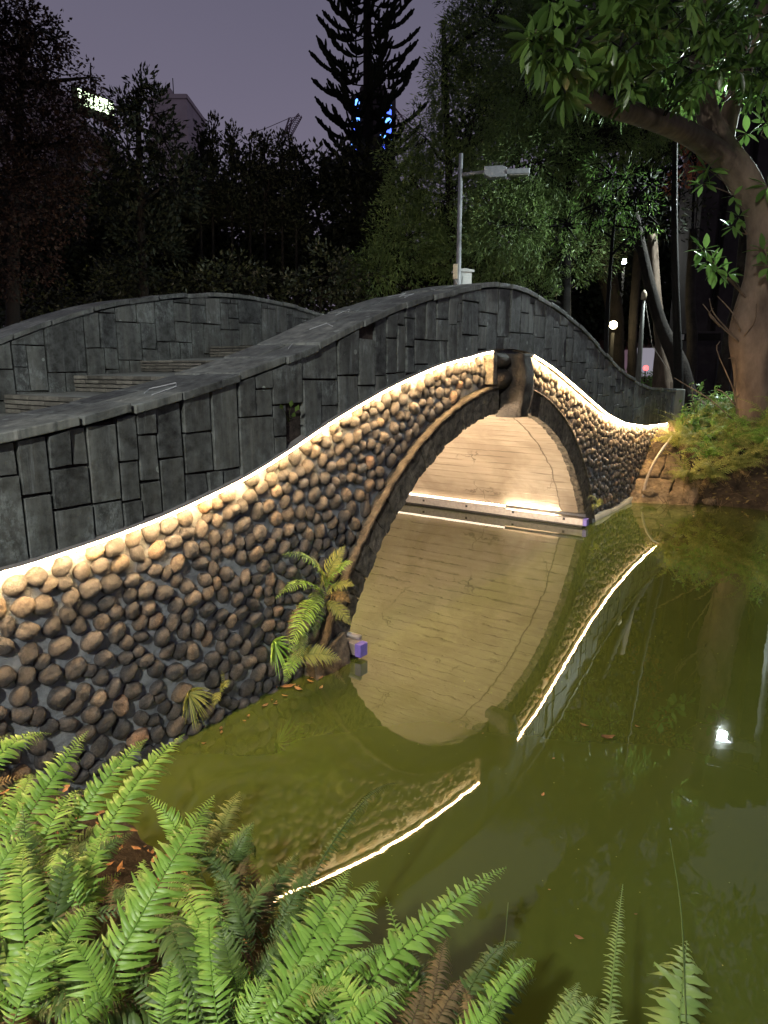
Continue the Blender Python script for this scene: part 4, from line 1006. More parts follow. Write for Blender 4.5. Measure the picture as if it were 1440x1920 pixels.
for k, (x, y, w, lab) in enumerate([(60, 600, 110, 'dark shrub behind the low left end of the far parapet'), (230, 570, 120, 'dark shrub behind the rising far parapet'), (410, 560, 110, 'dark shrub behind the crown of the far parapet'), (590, 560, 110, 'dark shrub between the two parapet crowns')]):
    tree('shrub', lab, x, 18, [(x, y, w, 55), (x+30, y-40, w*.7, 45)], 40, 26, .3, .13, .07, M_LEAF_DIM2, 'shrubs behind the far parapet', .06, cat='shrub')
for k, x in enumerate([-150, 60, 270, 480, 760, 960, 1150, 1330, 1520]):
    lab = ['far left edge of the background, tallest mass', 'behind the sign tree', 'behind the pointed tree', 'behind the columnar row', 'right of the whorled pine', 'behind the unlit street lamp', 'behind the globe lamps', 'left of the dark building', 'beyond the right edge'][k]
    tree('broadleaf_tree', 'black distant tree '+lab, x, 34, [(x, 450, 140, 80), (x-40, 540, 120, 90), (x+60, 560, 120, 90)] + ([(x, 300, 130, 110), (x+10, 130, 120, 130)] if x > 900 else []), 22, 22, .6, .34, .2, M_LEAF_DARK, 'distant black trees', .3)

# whorled pine: tiers of upcurved branches carrying thick ropes of needles
def whorl_pine():
    d = 30.0; b0 = at(690, 560, d); x0 = b0[0]; z0 = gz(x0, d); root = empty('whorled_pine', (x0, d, z0), 0, 'tall black pine with tiers of upcurved rope like branches against the sky', 'tree')
    H = 24.0; m = MB(); m.tube([(0, 0, 0), (.05, 0, H*.4), (0, 0, H*.75), (0, 0, H)], [.30, .22, .12, .03], 10, jit=.04); m.build('trunk', M_BARK_DARK, root, smooth=True)
    br = MB(); z = at(690, 330, d)[2] - z0; z -= .8
    while z < H-.5:
        reach = 2.5*(1-((z-6)/(H-3))*.45)*random.uniform(.86, 1.1); nb = random.choice([5, 6, 6, 7]); a0 = random.uniform(0, 6)
        for k in range(nb):
            a = a0+2*PI*k/nb+random.uniform(-.2, .2); R = reach*random.uniform(.8, 1.1); zz = z+random.uniform(-.15, .15)
            ca, sa = math.cos(a), math.sin(a); P = []
            for i in range(13):
                t = i/12.; rr = R*t; P.append((ca*rr, sa*rr, zz - .30*math.sin(t*PI*.9)*(1-t*.3) + .75*t**2.6))
            br.tube(P[:8], .028, 5, caps=False)
            st = 4 if random.random() < .6 else 5
            q = P[st:]; n_ = len(q)
            br.tube(spline(q, n_*3), [.075*(.5+.5*math.sin(min(1, i/(n_*3*.35))*PI/2))*(1 if i < n_*3-1 else .5) for i in range(n_*3+1)], 8, jit=.22)
            for i in range(3, 11):                       # side ropes, standing up and out from the branch
                for sg in (-1, 1):
                    if random.random() < .35: continue
                    b_ = np.array(P[i]); L = random.uniform(.2, .62)*(1.1-.05*i); dv = np.array([ca*.45-sg*sa*.75, sa*.45+sg*ca*.75, .55])*L
                    pts_ = [b_, b_+dv*.5+[0, 0, -.03], b_+dv+[0, 0, .10]]
                    br.tube(spline(pts_, 6), [.018, .04, .052, .056, .05, .04, .022], 6, jit=.25)
        z += random.uniform(.50, .68)
    br.build('branches', M_PINE, root)
whorl_pine()

# fine leaved trees right of centre
tree('fine_leaf_tree', 'tall dim green tree with fine leaves behind the unlit street lamp', 860, 19, [(865, 60, 34, 60), (930, 40, 90, 100), (835, 150, 38, 60), (890, 220, 100, 110), (800, 260, 50, 60), (770, 330, 55, 70), (830, 380, 110, 100), (900, 470, 130, 80), (760, 450, 80, 80), (700, 510, 60, 45)], 115, 34, .26, .13, .03, M_LEAF_DIM, 'fine leaved trees right of centre', .22)
tree('fine_leaf_tree', 'deep green fine leaved tree behind the overhead branch', 1050, 17, [(1000, 150, 110, 130), (1010, 300, 120, 110), (1120, 250, 120, 110), (970, 420, 120, 90), (1060, 470, 110, 70), (1010, 550, 40, 26), (1080, 60, 130, 110), (1230, 60, 120, 120), (1250, 200, 90, 90), (1010, 60, 70, 90)], 110, 34, .24, .11, .026, M_LEAF_DIM, 'fine leaved trees right of centre', .2)
M_LEAF_LIT = leaf_mat('lamplit_leaf', (0.09, 0.20, 0.04), (0.24, 0.42, 0.10), 0.35, 0.3)  # lit copy of the foliage: lamplight is put into the leaf colour
tree('fine_leaf_tree', 'brightly lit fresh green boughs hanging right of the unlit lamp', 1130, 11.2, [(1120, 380, 80, 55), (1190, 370, 60, 40), (1060, 420, 45, 40), (1215, 405, 36, 26), (1150, 330, 60, 40), (1185, 460, 12, 25)], 60, 26, .16, .075, .018, M_LEAF_LIT, 'fine leaved trees right of centre', .07, droop=.4)

# trunks standing beyond the far end of the bridge
def trunk_thing(name, label, px, d, radii, mat, roots=0, mb_crown=None):
    P = [at(x, y, d) for x, y in px]; z = gz(P[0][0], d); P[0][2] = z-.15
    root = empty(name, (P[0][0], d, z), 0, label, 'tree'); m = MB(); n = 26
    flute = (lambda t, th: 1+.16*math.sin(th*7+t*2)*(max(0, 1-t*1.6))+.1*math.sin(th*3)) if roots else None
    m.tube(spline(P, n), list(np.interp(np.linspace(0, 1, n+1), np.linspace(0, 1, len(radii)), radii)), 22 if roots else 12, jit=.02, fr=flute)
    for k in range(roots):
        a = 2*PI*k/roots + random.uniform(-.3, .3); b_ = P[0]; R = random.uniform(.9, 1.7)
        h = random.uniform(.5, 1.2); q = [np.array([b_[0]+math.cos(a)*radii[0]*.5, b_[1]+math.sin(a)*radii[0]*.5, z+h]), np.array([b_[0]+math.cos(a)*radii[0]*1.1, b_[1]+math.sin(a)*radii[0]*1.1, z+h*.35]),
              np.array([b_[0]+math.cos(a)*R*.8, b_[1]+math.sin(a)*R*.8, z+.06]), np.array([b_[0]+math.cos(a)*R*1.2, b_[1]+math.sin(a)*R*1.2, z-.06])]
        m.tube(spline(q, 12), list(np.linspace(.13, .05, 13)), 8, jit=.05)
    m.build('trunk', mat, root, smooth=True); return root, P
def fin(root):
    for ch in root.children: ch.location = tuple(-q for q in root.location)
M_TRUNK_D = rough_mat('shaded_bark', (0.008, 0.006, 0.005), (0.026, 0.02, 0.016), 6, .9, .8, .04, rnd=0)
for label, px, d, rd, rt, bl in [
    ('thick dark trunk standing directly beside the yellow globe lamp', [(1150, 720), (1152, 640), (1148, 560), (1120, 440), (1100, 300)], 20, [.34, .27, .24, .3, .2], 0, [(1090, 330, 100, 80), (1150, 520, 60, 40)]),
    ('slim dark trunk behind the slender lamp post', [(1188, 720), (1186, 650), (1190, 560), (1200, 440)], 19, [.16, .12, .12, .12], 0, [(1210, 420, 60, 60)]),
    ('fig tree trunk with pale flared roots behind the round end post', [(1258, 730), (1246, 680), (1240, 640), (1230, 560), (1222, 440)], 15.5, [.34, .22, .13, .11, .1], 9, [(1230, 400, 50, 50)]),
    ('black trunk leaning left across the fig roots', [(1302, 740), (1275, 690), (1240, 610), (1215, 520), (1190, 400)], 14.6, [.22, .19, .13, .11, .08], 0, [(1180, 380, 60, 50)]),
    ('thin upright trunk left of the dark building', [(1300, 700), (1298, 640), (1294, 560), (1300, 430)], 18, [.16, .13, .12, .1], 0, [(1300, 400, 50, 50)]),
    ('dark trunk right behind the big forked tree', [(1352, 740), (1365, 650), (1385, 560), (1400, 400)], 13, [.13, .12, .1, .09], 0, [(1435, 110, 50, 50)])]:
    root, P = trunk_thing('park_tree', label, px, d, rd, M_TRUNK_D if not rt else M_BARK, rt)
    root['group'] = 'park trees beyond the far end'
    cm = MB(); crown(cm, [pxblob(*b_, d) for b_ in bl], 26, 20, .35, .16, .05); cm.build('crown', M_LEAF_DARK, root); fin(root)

# the big forked tree on the far bank
bigd = 10.6
troot = empty('forked_tree', tuple(at(1408, 815, bigd)), 0, 'big smooth brown forked tree at the right with a knobbly fork and long limb overhead', 'tree')
tm = MB()
main = [(1408, 830, 10.6, .35), (1405, 760, 10.6, .33), (1402, 690, 10.6, .32), (1400, 645, 10.6, .37), (1402, 600, 10.6, .35), (1418, 520, 10.6, .27), (1424, 440, 10.6, .245), (1414, 380, 10.6, .25), (1385, 330, 10.6, .27), (1350, 285, 10.6, .27), (1325, 230, 10.5, .20), (1312, 160, 10.4, .16), (1300, 80, 10.3, .13), (1310, -40, 10.2, .10)]
main = [(q[0]+6, q[1], q[2], q[3]*.78) for q in main]
P = [at(*q[:3]) for q in main]; n = 60
tm.tube(spline(P, n), list(np.interp(np.linspace(0, 1, n+1), np.linspace(0, 1, len(main)), [q[3] for q in main])), 24, jit=.012, fr=lambda t, th: 1+.05*math.sin(th*3+t*9)+.03*math.sin(th*5-t*20))
limb = [(1372, 310, 10.6, .22), (1320, 268, 10.3, .20), (1260, 236, 9.6, .17), (1200, 216, 8.8, .145), (1140, 200, 8.0, .12), (1080, 165, 7.0, .085), (1040, 120, 6.0, .05), (1010, 60, 5.2, .03)]
P = [at(*q[:3]) for q in limb]
tm.tube(spline(P, 40), list(np.interp(np.linspace(0, 1, 41), np.linspace(0, 1, len(limb)), [q[3]*.8 for q in limb])), 16, jit=.03)
limb2 = [(1380, 640, 10.5, .12), (1350, 600, 10.4, .04)]
up = [(1352, 290, 10.6, .16), (1372, 200, 10.7, .13), (1410, 90, 10.8, .11), (1440, -30, 10.8, .09)]
P = [at(*q[:3]) for q in up]; tm.tube(spline(P, 24), list(np.linspace(.15, .07, 25)), 14, jit=.03)
M_SMOOTHBARK = rough_mat('smooth_brown_bark', (0.10, 0.073, 0.053), (0.30, 0.225, 0.165), 4, .75, .5, .02, 16, rnd=0, stretch=(1, 1, .45))
tm.build('trunk', M_SMOOTHBARK, troot, smooth=True)
# bare whiskers from the knob
wk = MB()
for a, b_, c_ in (((1385, 640), (1340, 590), (1330, 560)), ((1385, 640), (1350, 610), (1318, 570)), ((1388, 620), (1372, 585), (1345, 555)), ((1350, 612), (1330, 590), (1338, 578)), ((1395, 630), (1415, 600), (1418, 570)), ((1372, 600), (1380, 580), (1384, 575))):
    wk.tube(spline([at(*a, 10.35), at(*b_, 10.2), at(*c_, 10.1)], 8), list(np.linspace(.013, .005, 9)), 5)
wk.build('bare_twigs', M_SMOOTHBARK, troot, smooth=True)
# leafy sprouts on the trunk
def rosette(mb, tw, p, n, L, Wd, droop, out=None, hub=None):
    p = np.array(p); o_ = unit(RS.normal(0, 1, 3) if out is None else out)
    if hub is not None: tw.tube([hub, (np.array(hub)+p)/2+RS.normal(0, .04, 3), p], [.012, .008, .005], 5, caps=False)
    D = []
    for k in range(n):
        a = 2*PI*k/n*1.0+RS.uniform(-.3, .3); s1 = unit(np.cross(o_, (0, 0, 1.01))); s2 = np.cross(o_, s1)
        D.append(o_*RS.uniform(.1, .7) + (s1*math.cos(a)+s2*math.sin(a))*1.0 + np.array([0, 0, -droop*RS.uniform(.6, 1.3)]))
    D = unit_rows(np.array(D)); Nr = np.tile([0, 0, 1.0], (n, 1)) + RS.normal(0, .25, (n, 3)) + o_*.3
    leafset(mb, p+D*L*.12+RS.normal(0, L*.05, (n, 3)), D, Nr, L*RS.uniform(.7, 1.1, n), Wd*RS.uniform(.85, 1.1, n), True)
for (x, y, d, hx, hy, n, L) in [(1328, 318, 10.2, 1375, 365, 9, .26), (1318, 345, 10.2, 1375, 365, 8, .24), (1375, 370, 10.2, 1400, 400, 6, .18), (1385, 408, 10.2, 1402, 440, 8, .2), (1372, 425, 10.2, 1402, 440, 7, .2), (1318, 470, 10.1, 1400, 560, 10, .24), (1340, 505, 10.1, 1400, 560, 11, .26),
        (1330, 490, 10.0, 1400, 560, 9, .22), (1365, 512, 10.1, 1400, 560, 8, .2), (1430, 470, 10.0, 1430, 500, 9, .24), (1438, 500, 10.0, 1430, 520, 8, .24), (1438, 350, 10.3, 1425, 390, 8, .26), (1436, 230, 10.3, 1436, 260, 8, .26), (1400, 250, 10.5, 1380, 270, 8, .26), (1405, 170, 10.5, 1390, 200, 9, .26)]:
    sm_, st_ = MB(), MB(); rosette(sm_, st_, at(x, y, d), n, L, L*.36, .25, hub=at(hx, hy, 10.5), out=(-.4, -.8, .2))
    sm_.build('sprout_leaves', M_LEAF_LIT, troot, smooth=True); st_.build('sprout_twig', M_SMOOTHBARK, troot, smooth=True)
# overhead canopy: drooping rosettes of long leaves reaching towards the viewer
cm, ct = MB(), MB()
def canopy(x, y, rx, ry, d0, d1, n, L, hubpx):
    hub = at(*hubpx)
    for k in range(n):
        a = RS.uniform(0, 2*PI); r = math.sqrt(RS.uniform(0, 1)); d = RS.uniform(d0, d1)
        p = at(x+rx*r*math.cos(a), y+ry*r*math.sin(a), d)
        rosette(cm, ct, p, RS.randint(7, 12), L*RS.uniform(.65, 1.02), L*.26, .8, hub=hub if k % 2 == 0 else p+np.array([.15, .25, .15]))
canopy(1060, 70, 75, 75, 4.6, 6.2, 42, .23, (1060, 120, 6.3)); canopy(1035, 150, 48, 45, 4.6, 5.6, 12, .22, (1050, 130, 6.3)); canopy(1150, 50, 90, 70, 5.2, 7.5, 48, .23, (1120, 150, 7.6)); canopy(1130, 110, 110, 60, 6.0, 8.0, 24, .22, (1140, 190, 8.0))
canopy(1280, 60, 110, 90, 7.0, 9.8, 44, .24, (1300, 100, 10.2)); canopy(1400, 70, 70, 110, 7.5, 10.5, 34, .25, (1400, 110, 10.6)); canopy(1230, 150, 100, 55, 7.5, 9.8, 30, .22, (1240, 225, 9.3)); canopy(1420, 170, 40, 60, 8.5, 10.5, 10, .25, (1400, 150, 10.6))
canopy(1200, -60, 260, 70, 5, 10, 50, .25, (1250, 0, 9))
crown(cm, [((3.2, 7.5, 8.3), (2.6, 2.6, 1.3)), ((5.8, 9.5, 9.3), (3.2, 3.0, 1.8)), ((2.2, 5.2, 7.6), (1.8, 1.8, .8)), ((7.5, 8.0, 8.6), (2.5, 2.5, 1.5))], 70, 12, .35, .24, .085, .6)  # unseen upper crown, added to keep bright sky reflections off the pond
cm.build('leaves', M_LEAF_BIG, troot, smooth=True); ct.build('twigs', M_BARK_DARK, troot, smooth=True)
for ch in troot.children: ch.location = tuple(-q for q in troot.location)
# narrow glossy leaves behind the canopy
tree('broadleaf_tree', 'glossy narrow leaved tree between the overhead canopy and the dark building', 1270, 13.2, [(1180, 90, 110, 100), (1300, 120, 110, 90), (1400, 60, 80, 90), (1180, 140, 80, 50)], 75, 20, .24, .17, .045, M_LEAF_BIG, 'fine leaved trees right of centre', .12, droop=.9)
tree('red_leaf_tree', 'distant red leaved tree lit orange behind the limb of the forked tree', 1290, 21, [(1290, 290, 34, 30), (1340, 120, 40, 50), (1300, 235, 20, 16), (1275, 340, 22, 18)], 46, 26, .25, .14, .07, leaf_mat('orange_leaf', (.30, .09, .04), (.6, .24, .13), .5, .3), None, .09)

# ================================================================== FAR BANK: sandstone edging, shrubs, ferns
rw = empty('sandstone_edging', tuple(bw(5.2, -.1, 0)), 0, 'rough sandstone blocks banked against the far end of the cobble wall', 'retaining wall')
A0, A1 = on_z(1183, 938, 0), on_z(1300, 944, 0); top0, top1 = np.array([4.72, 11.75, 1.02]), np.array([5.55, 11.45, .98])
def rwp(u, v, w): # u along, w up the slope, v depth
    b_ = A0*(1-u)+A1*u; t_ = top0*(1-u)+top1*u; q = b_*(1-w)+t_*w; nn = unit(np.cross(A1-A0, top0-A0)); nn = nn if nn[1] < 0 else -nn
    return q + nn*(.10*v) + np.array([0, 0, .05*math.sin(w*PI)])
rws = [(-.08, .0, .25, 3), (.25, .48, .25, 3), (.48, .78, .25, 4)]
for w0, w1, cuts in ((-.12, .22, (-.04, .62, 1.05)), (.22, .58, (-.06, .36, 1.02)), (.58, .80, (-.06, .55, 1.0)), (.80, 1.06, (-.10, .40, .98))):
    for a, b_ in zip(cuts[:-1], cuts[1:]):
        m = MB(); rough_solid(m, lambda u, v, w, a=a, b_=b_, w0=w0, w1=w1: rwp(a+(b_-a-.02)*u, v, w0+(w1-w0-.02)*w), 16, 3, 12, .07, 5.5, random.uniform(.3, .8))
        m.build('sandstone_block', M_SAND, rw, smooth=True)
for ch in rw.children: ch.location = tuple(-q for q in rw.location)
def boulder(px, d, r, label):
    p = at(*px, d); v, f = ICO[3]; v = v*(1+.25*np.array([noise.noise(Vector(q*1.7+p)) for q in v]))[:, None]
    m = MB(); m.add(v*np.array([r, r*.8, r*.55]), f, .4); o = m.build('boulder', M_SAND, smooth=True); o.location = tuple(p); tag(o, label, 'rock')
boulder((1218, 925), 10.2, .12, 'small brown boulder at the waterline under the sandstone blocks'); boulder((1330, 940), 9.9, .10, 'small boulder at the waterline under the far bank ferns')
fernb = [(1330, 930, 'y'), (1375, 935, 'y'), (1425, 925, 'g'), (1465, 905, 'y'), (1345, 880, 'g'), (1272, 862, 'y'), (1325, 905, 'g'), (1370, 845, 'y'), (1410, 820, 'y'), (1395, 905, 'g'), (1445, 880, 'y'), (1355, 775, 'g'), (1300, 880, 'y'), (1345, 850, 'y'), (1390, 870, 'g'), (1430, 840, 'g'), (1310, 830, 'y'), (1360, 905, 'y'), (1420, 900, 'y'), (1440, 800, 'g'), (1380, 810, 'g'), (1465, 870, 'g'), (1340, 800, 'g'), (1405, 935, 'y'), (1290, 915, 'y'), (1460, 930, 'y')]
words = ['lowest, dipping towards the boulder', 'at the water, right of the boulder', 'green, at the water near the right edge', 'half cut off by the right edge', 'green, in the middle of the yellow ones', 'leftmost, over the sandstone face', 'green among yellow ones above the boulder', 'in the middle of the slope', 'right below the tree foot', 'low green one near the water', 'mid height at the right edge', 'highest, against the bushes', 'at the top edge of the sandstone blocks', 'drooping over the bare soil', 'under the forked trunk', 'right below the forked trunk', 'highest beside the sandstone', 'hanging over the waterline', 'low at the right edge by the water', 'tall at the right edge beside the trunk', 'just left of the trunk foot', 'cut by the right edge', 'between the shrub and the trunk', 'trailing into the water', 'lowest against the sandstone', 'lowest at the right edge']
for (x, y, mk), wd_ in zip(fernb, words):
    t = (y-790)/150.; d = 11.6-1.6*t; p = at(x, y, d); p[2] = gz(p[0], p[1])+.03
    root = empty('fern', tuple(p), 0, ('yellowing' if mk == 'y' else 'green')+' fern on the far bank '+wd_, 'fern', 'ferns on the far bank')
    cmb = MB()
    for k in range(20):
        a = 2*PI*k/20+random.uniform(-.3, .3); L = random.uniform(.42, .85)
        q = p+np.array([math.cos(a)*L*.75, math.sin(a)*L*.6-.15, L*random.uniform(.15, .9)])
        frond(None, p+np.array([0, 0, .04]), q, random.uniform(.055, .085), None, n=20, arch=.22, hi=False, mb=cmb, rnd=random.uniform(.25, .75), droop=.4, wid=.22)
    cmb.build('fronds', MATS[mk], root)
    if mk == 'y' or random.random() < .5:
        cmb = MB()
        for k in range(5):
            a = random.uniform(0, 6.3); L = random.uniform(.3, .5); q = p+np.array([math.cos(a)*L*.6, math.sin(a)*L*.4-.25, -random.uniform(.0, .25)])
            frond(None, p+np.array([0, 0, .04]), q, .05, None, n=16, arch=.3, hi=False, mb=cmb, droop=.8, wid=.18)
        cmb.build('withered_fronds', M_FERN_BROWN, root)
    shift(root)
for (x, y, w, h, d, lab) in [(1330, 755, 56, 48, 11.2, 'leafy bush with thin pale stems between the end post and the forked tree'), (1290, 790, 26, 20, 11.0, 'small low bush beside the round end post'), (1425, 740, 36, 60, 10.9, 'green bush right of the forked trunk'), (1375, 775, 40, 30, 11.0, 'bush at the foot of the forked trunk')]:
    c, r = pxblob(x, y, w, h, d); bx, by = c[0], c[1]; z = gz(bx, by); root = empty('bush', (bx, by, z), 0, lab, 'shrub', 'bushes on the far bank')
    st, lf = MB(), MB()
    for k in range(44):
        q = c + rdir(1)[0]*r*RS.uniform(.5, 1.15); b_ = np.array([bx+RS.normal(0, .06), by+RS.normal(0, .06), z]); mid = (b_+q)/2+RS.normal(0, .06, 3)
        sp_ = spline([b_, mid, q], 10); st.tube(sp_, list(np.linspace(.008, .003, 11)), 4, caps=False, rnd=.9)
        for i in range(4, 11):
            nl = 4; D = unit_rows(rdir(nl)+np.array([0, 0, .15])); leafset(lf, np.tile(sp_[i], (nl, 1)), D, np.tile([0, 0, 1.], (nl, 1))+RS.normal(0, .3, (nl, 3)), RS.uniform(.06, .10, nl), RS.uniform(.02, .034, nl), True)
    st.build('stems', M_SMOOTHBARK, root, smooth=True); lf.build('leaves', M_LEAF_LIT, root, smooth=True); fin(root)
# bare sapling
root = empty('bare_sapling', tuple(at(1372, 800, 10.7)), 0, 'leafless thin sapling standing left of the forked trunk', 'plant'); m = MB()
for a in ([(1380, 810), (1378, 740), (1345, 660), (1350, 640)], [(1378, 740), (1380, 690), (1376, 672), (1366, 672)], [(1379, 750), (1400, 720), (1416, 700)], [(1379, 760), (1356, 735), (1340, 730)], [(1378, 790), (1330, 748), (1280, 718), (1264, 708)]):
    m.tube(spline([at(*q, 10.5) for q in a], 10), list(np.linspace(.012, .005, 11)), 5)
m.build('stem', M_SMOOTHBARK, root, smooth=True); fin(root)
M_LITTER = leaf_mat('bank_litter', (.06, .045, .02), (.26, .22, .09), .8, .1, .2)
M_TWIG = rough_mat('dead_twig', (0.05, 0.035, 0.022), (0.17, 0.125, 0.08), 20, .8, .3, .004, rnd=.5)
# tangle of dead roots and twigs along the far waterline
m = MB()
for k in range(170):
    x = random.uniform(1240, 1470); p = at(x, 935, 10.0+random.uniform(-.3, .7)); p[2] = max(gz(p[0], p[1]), 0)+.01
    dv = np.array([random.gauss(0, .12), random.gauss(-.05, .1), random.uniform(-.02, .16)]); m.tube([p, p+dv*.6+[0, 0, .03], p+dv], [.004, .003, .002], 4, caps=False, rnd=random.random())
tag(m.build('dead_twigs', M_TWIG), 'tangle of dead roots and twigs along the far waterline', 'dead roots', kind='stuff')
m = MB()
n = 5200; X = RS.uniform(3.2, 8.0, n); Y = RS.uniform(7.6, 12.5, n); Z = gheight(X, Y); k_ = (Z > 0.03) & (Z < .93); X, Y, Z = X[k_], Y[k_], Z[k_]
leafset(m, np.stack([X, Y, Z+RS.uniform(.0, .05, len(X))], -1), unit_rows(np.stack([RS.normal(0, 1, len(X)), RS.normal(-.4, 1, len(X)), RS.normal(.1, .5, len(X))], -1)), np.tile([0, -.4, 1.], (len(X), 1))+RS.normal(0, .35, (len(X), 3)), .075, .032)
tag(m.build('bank_litter', M_LITTER), 'dead fronds and leaves covering the slope of the far bank', 'leaf litter', kind='stuff')
# leaf litter and moss on the near bank
m = MB()
n = 2600; X = RS.uniform(-4, 2.2, n); Y = RS.uniform(.2, 3.4, n); Z = gheight(X, Y); k_ = Z > 0.02; X, Y, Z = X[k_], Y[k_], Z[k_]
leafset(m, np.stack([X, Y, Z+.01], -1), unit_rows(np.stack([RS.normal(0, 1, len(X)), RS.normal(0, 1, len(X)), RS.normal(0, .2, len(X))], -1)), np.tile([0, 0, 1.], (len(X), 1))+RS.normal(0, .2, (len(X), 3)), .05, .022)
tag(m.build('leaf_litter', M_DEAD), 'dead leaves littering the near bank soil', 'leaf litter', kind='stuff')

# ================================================================== DISTANT BUILDINGS, CRANES, LIGHTS
def bldg(name, px0, px1, ytop, d, depth, mat, label, win=None, yaw=0.0):
    a, b_ = at(px0, 600, d), at(px1, 600, d); zt_ = at((px0+px1)/2, ytop, d)[2]; w = b_[0]-a[0]
    root = empty(name, ((a[0]+b_[0])/2, d, .95), yaw, label, 'building')
    m = MB(); m.box((0, depth/2, (zt_-.95)/2-1), (w, depth, zt_-.95+2)); m.build('walls', mat, root)
    m = MB()
    for sx_, sy_, dx_, dy_ in ((0, 0, w+.1, .3), (0, depth, w+.1, .3), (-w/2, depth/2, .3, depth+.1), (w/2, depth/2, .3, depth+.1)): m.box((sx_, sy_, zt_-.95+.2), (dx_, dy_, .5))
    m.build('roof_edge', mat, root)
    return root, w, zt_-.95
r1, w1, h1 = bldg('pale_tower', 318, 372, 184, 95, 9, M_BLDG, 'pale plain tower block with an aerial rising behind the dark trees')
m = MB(); m.tube([(-.2, 2, h1), (-.2, 2, h1+3)], .06, 5); m.build('aerial', M_BARK_DARK, r1)
m = MB(); m.box((-w1*.3, 2, h1+.8), (1.6, 1.6, 1.6)); m.build('lift_house', M_BLDG, r1)
bldg('pale_tower', 305, 330, 190, 99, 9, M_BLDG, 'lower pale wing standing left behind the plain tower block')[0]
r2, w2, h2 = bldg('sign_building', 20, 60, 95, 42, 10, M_BLDG, 'pale office building with a glowing rooftop sign behind the reddish tree')
r3, w3, h3 = bldg('sign_building', 150, 178, 235, 46, 8, M_BLDG, 'low pale building part glimpsed right under the glowing sign')
for (rt, ww, hh_) in ((r2, w2, h2), (r3, w3, h3)):
    nfl = int(hh_/2.8)
    for fl in range(nfl):
        m = MB(); m.box((0, -.05, hh_-1.6-fl*2.8), (ww*.8, .12, 1.3)); m.build('window', M_BLACK, rt)
# the glowing sign, receding, mostly strokes seen through leaves
sg0, sg1 = at(146, 180, 38), at(214, 205, 39.9); sroot = empty('illuminated_sign', tuple((sg0+sg1)/2), math.atan2(sg1[1]-sg0[1], sg1[0]-sg0[0]), 'glowing greenish white sign with angular characters seen through the leaves', 'sign')
LL = float(np.hypot(*(sg1-sg0)[:2])); M_SIGN = emit('sign_glow', (.78, 1.0, .62), 3.5)
glyphs = ["1110,0100,1111,0010,1110", "1011,1110,0101,1110,1011", "1111,1010,1110,0100,1111", "0010,0101,1111,1001,1111", "1101,0111,1101,0101,1001", "1010,1110,0101,1110,1011", "1011,1101,1001,1001,1001"]
cw = LL/len(glyphs); chh = .72
for i, gph in enumerate(glyphs):
    m = MB()
    rows_ = gph.split(',')
    for r_, row in enumerate(rows_):
        for c_, ch in enumerate(row):
            if ch == '1': m.box((-LL/2+cw*(i+.12)+cw*.19*(c_+.5), 0, chh/2-chh*(r_+.5)/5), (cw*.17, .08, chh*(.09 if (r_+c_) % 2 else .15)), rnd=.5)
    m.build('character', M_SIGN, sroot)
m = MB(); m.box((0, .25, -.1), (LL+.3, .12, chh+.5)); m.build('sign_board', M_BARK_DARK, sroot)
# blue lit round tower behind the pine
c = at(700, 250, 130); root = empty('round_tower', (c[0], 130, .95), 0, 'round tower with blue lit window bands behind the whorled pine', 'building')
zt_ = at(700, 186, 130)[2]-.95; R = 3.9
m = MB(); m.tube([(0, 0, 0), (0, 0, zt_)], R, 36); m.build('shaft', M_BLDG_DK, root, smooth=False)
m = MB(); m.tube([(0, 0, zt_), (0, 0, zt_+1.6)], R*.6, 24); m.build('roof_drum', M_BLDG_DK, root)
M_BLUE = emit('blue_light', (.05, .12, 1.0), 3.2); M_BLUE2 = emit('pale_blue_light', (.10, .30, 1.0), 4.0)
for k in range(6):
    z = zt_-1.3-k*1.45
    for a0, a1 in ((-165, -125), (-72, -38)):
        m = MB(); V = []
        for i in range(9):
            a = math.radians(a0+(a1-a0)*i/8); V += [(math.cos(a)*(R+.05), math.sin(a)*(R+.05), z-.55), (math.cos(a)*(R+.05), math.sin(a)*(R+.05), z+.42-.1*(i % 3))]
        m.add(V, [(2*i, 2*i+2, 2*i+3, 2*i+1) for i in range(8)]); m.build('lit_window', M_BLUE if k % 2 else M_BLUE2, root)
# tower cranes
M_CRANE = plain('crane_red', (.16, .09, .12), .6)
def crane(name_l, foot, tip, d, w=.8, back=None):
    a, b_ = at(*foot, d), at(*tip, d); root = empty('tower_crane', (a[0], d, .95), 0, name_l, 'crane')
    def lattice(p, q, w0, w1, mb, nseg):
        ax = unit(q-p); s1 = unit(np.cross(ax, (0, 1, .01))); s2 = np.cross(ax, s1); pr = None
        for k in range(nseg+1):
            t = k/nseg; c_ = p*(1-t)+q*t; ww = (w0*(1-t)+w1*t)/2; R_ = [c_+s1*ww+s2*ww, c_+s1*ww-s2*ww, c_-s1*ww-s2*ww, c_-s1*ww+s2*ww]
            if pr is not None:
                for i in range(4): mb.tube([pr[i], R_[i]], .07, 4, caps=False); mb.tube([pr[i], R_[(i+1) % 4]], .045, 4, caps=False)
            pr = R_
    m = MB(); lattice(a, b_, w*1.6, w*.8, m, 12); m.build('jib', M_CRANE, root)
    m = MB(); base = np.array([a[0], d, .95]); lattice(base, a, w*1.5, w*1.5, m, 16); m.build('mast', M_CRANE, root)
    if back is not None:
        e_ = at(*back, d); m = MB(); lattice(a, e_, w, w*.6, m, 5); m.build('back_stay', M_CRANE, root); m = MB(); m.tube([e_, b_], .05, 4); m.build('cable', M_CRANE, root)
    fin(root)
crane('pinkish crane with a raised jib above the columnar trees', (535, 258), (563, 216), 140, .9, (545, 222))
crane('pinkish crane with a steep jib right behind the blue lit tower', (776, 262), (738, 205), 140, .9, (790, 240))
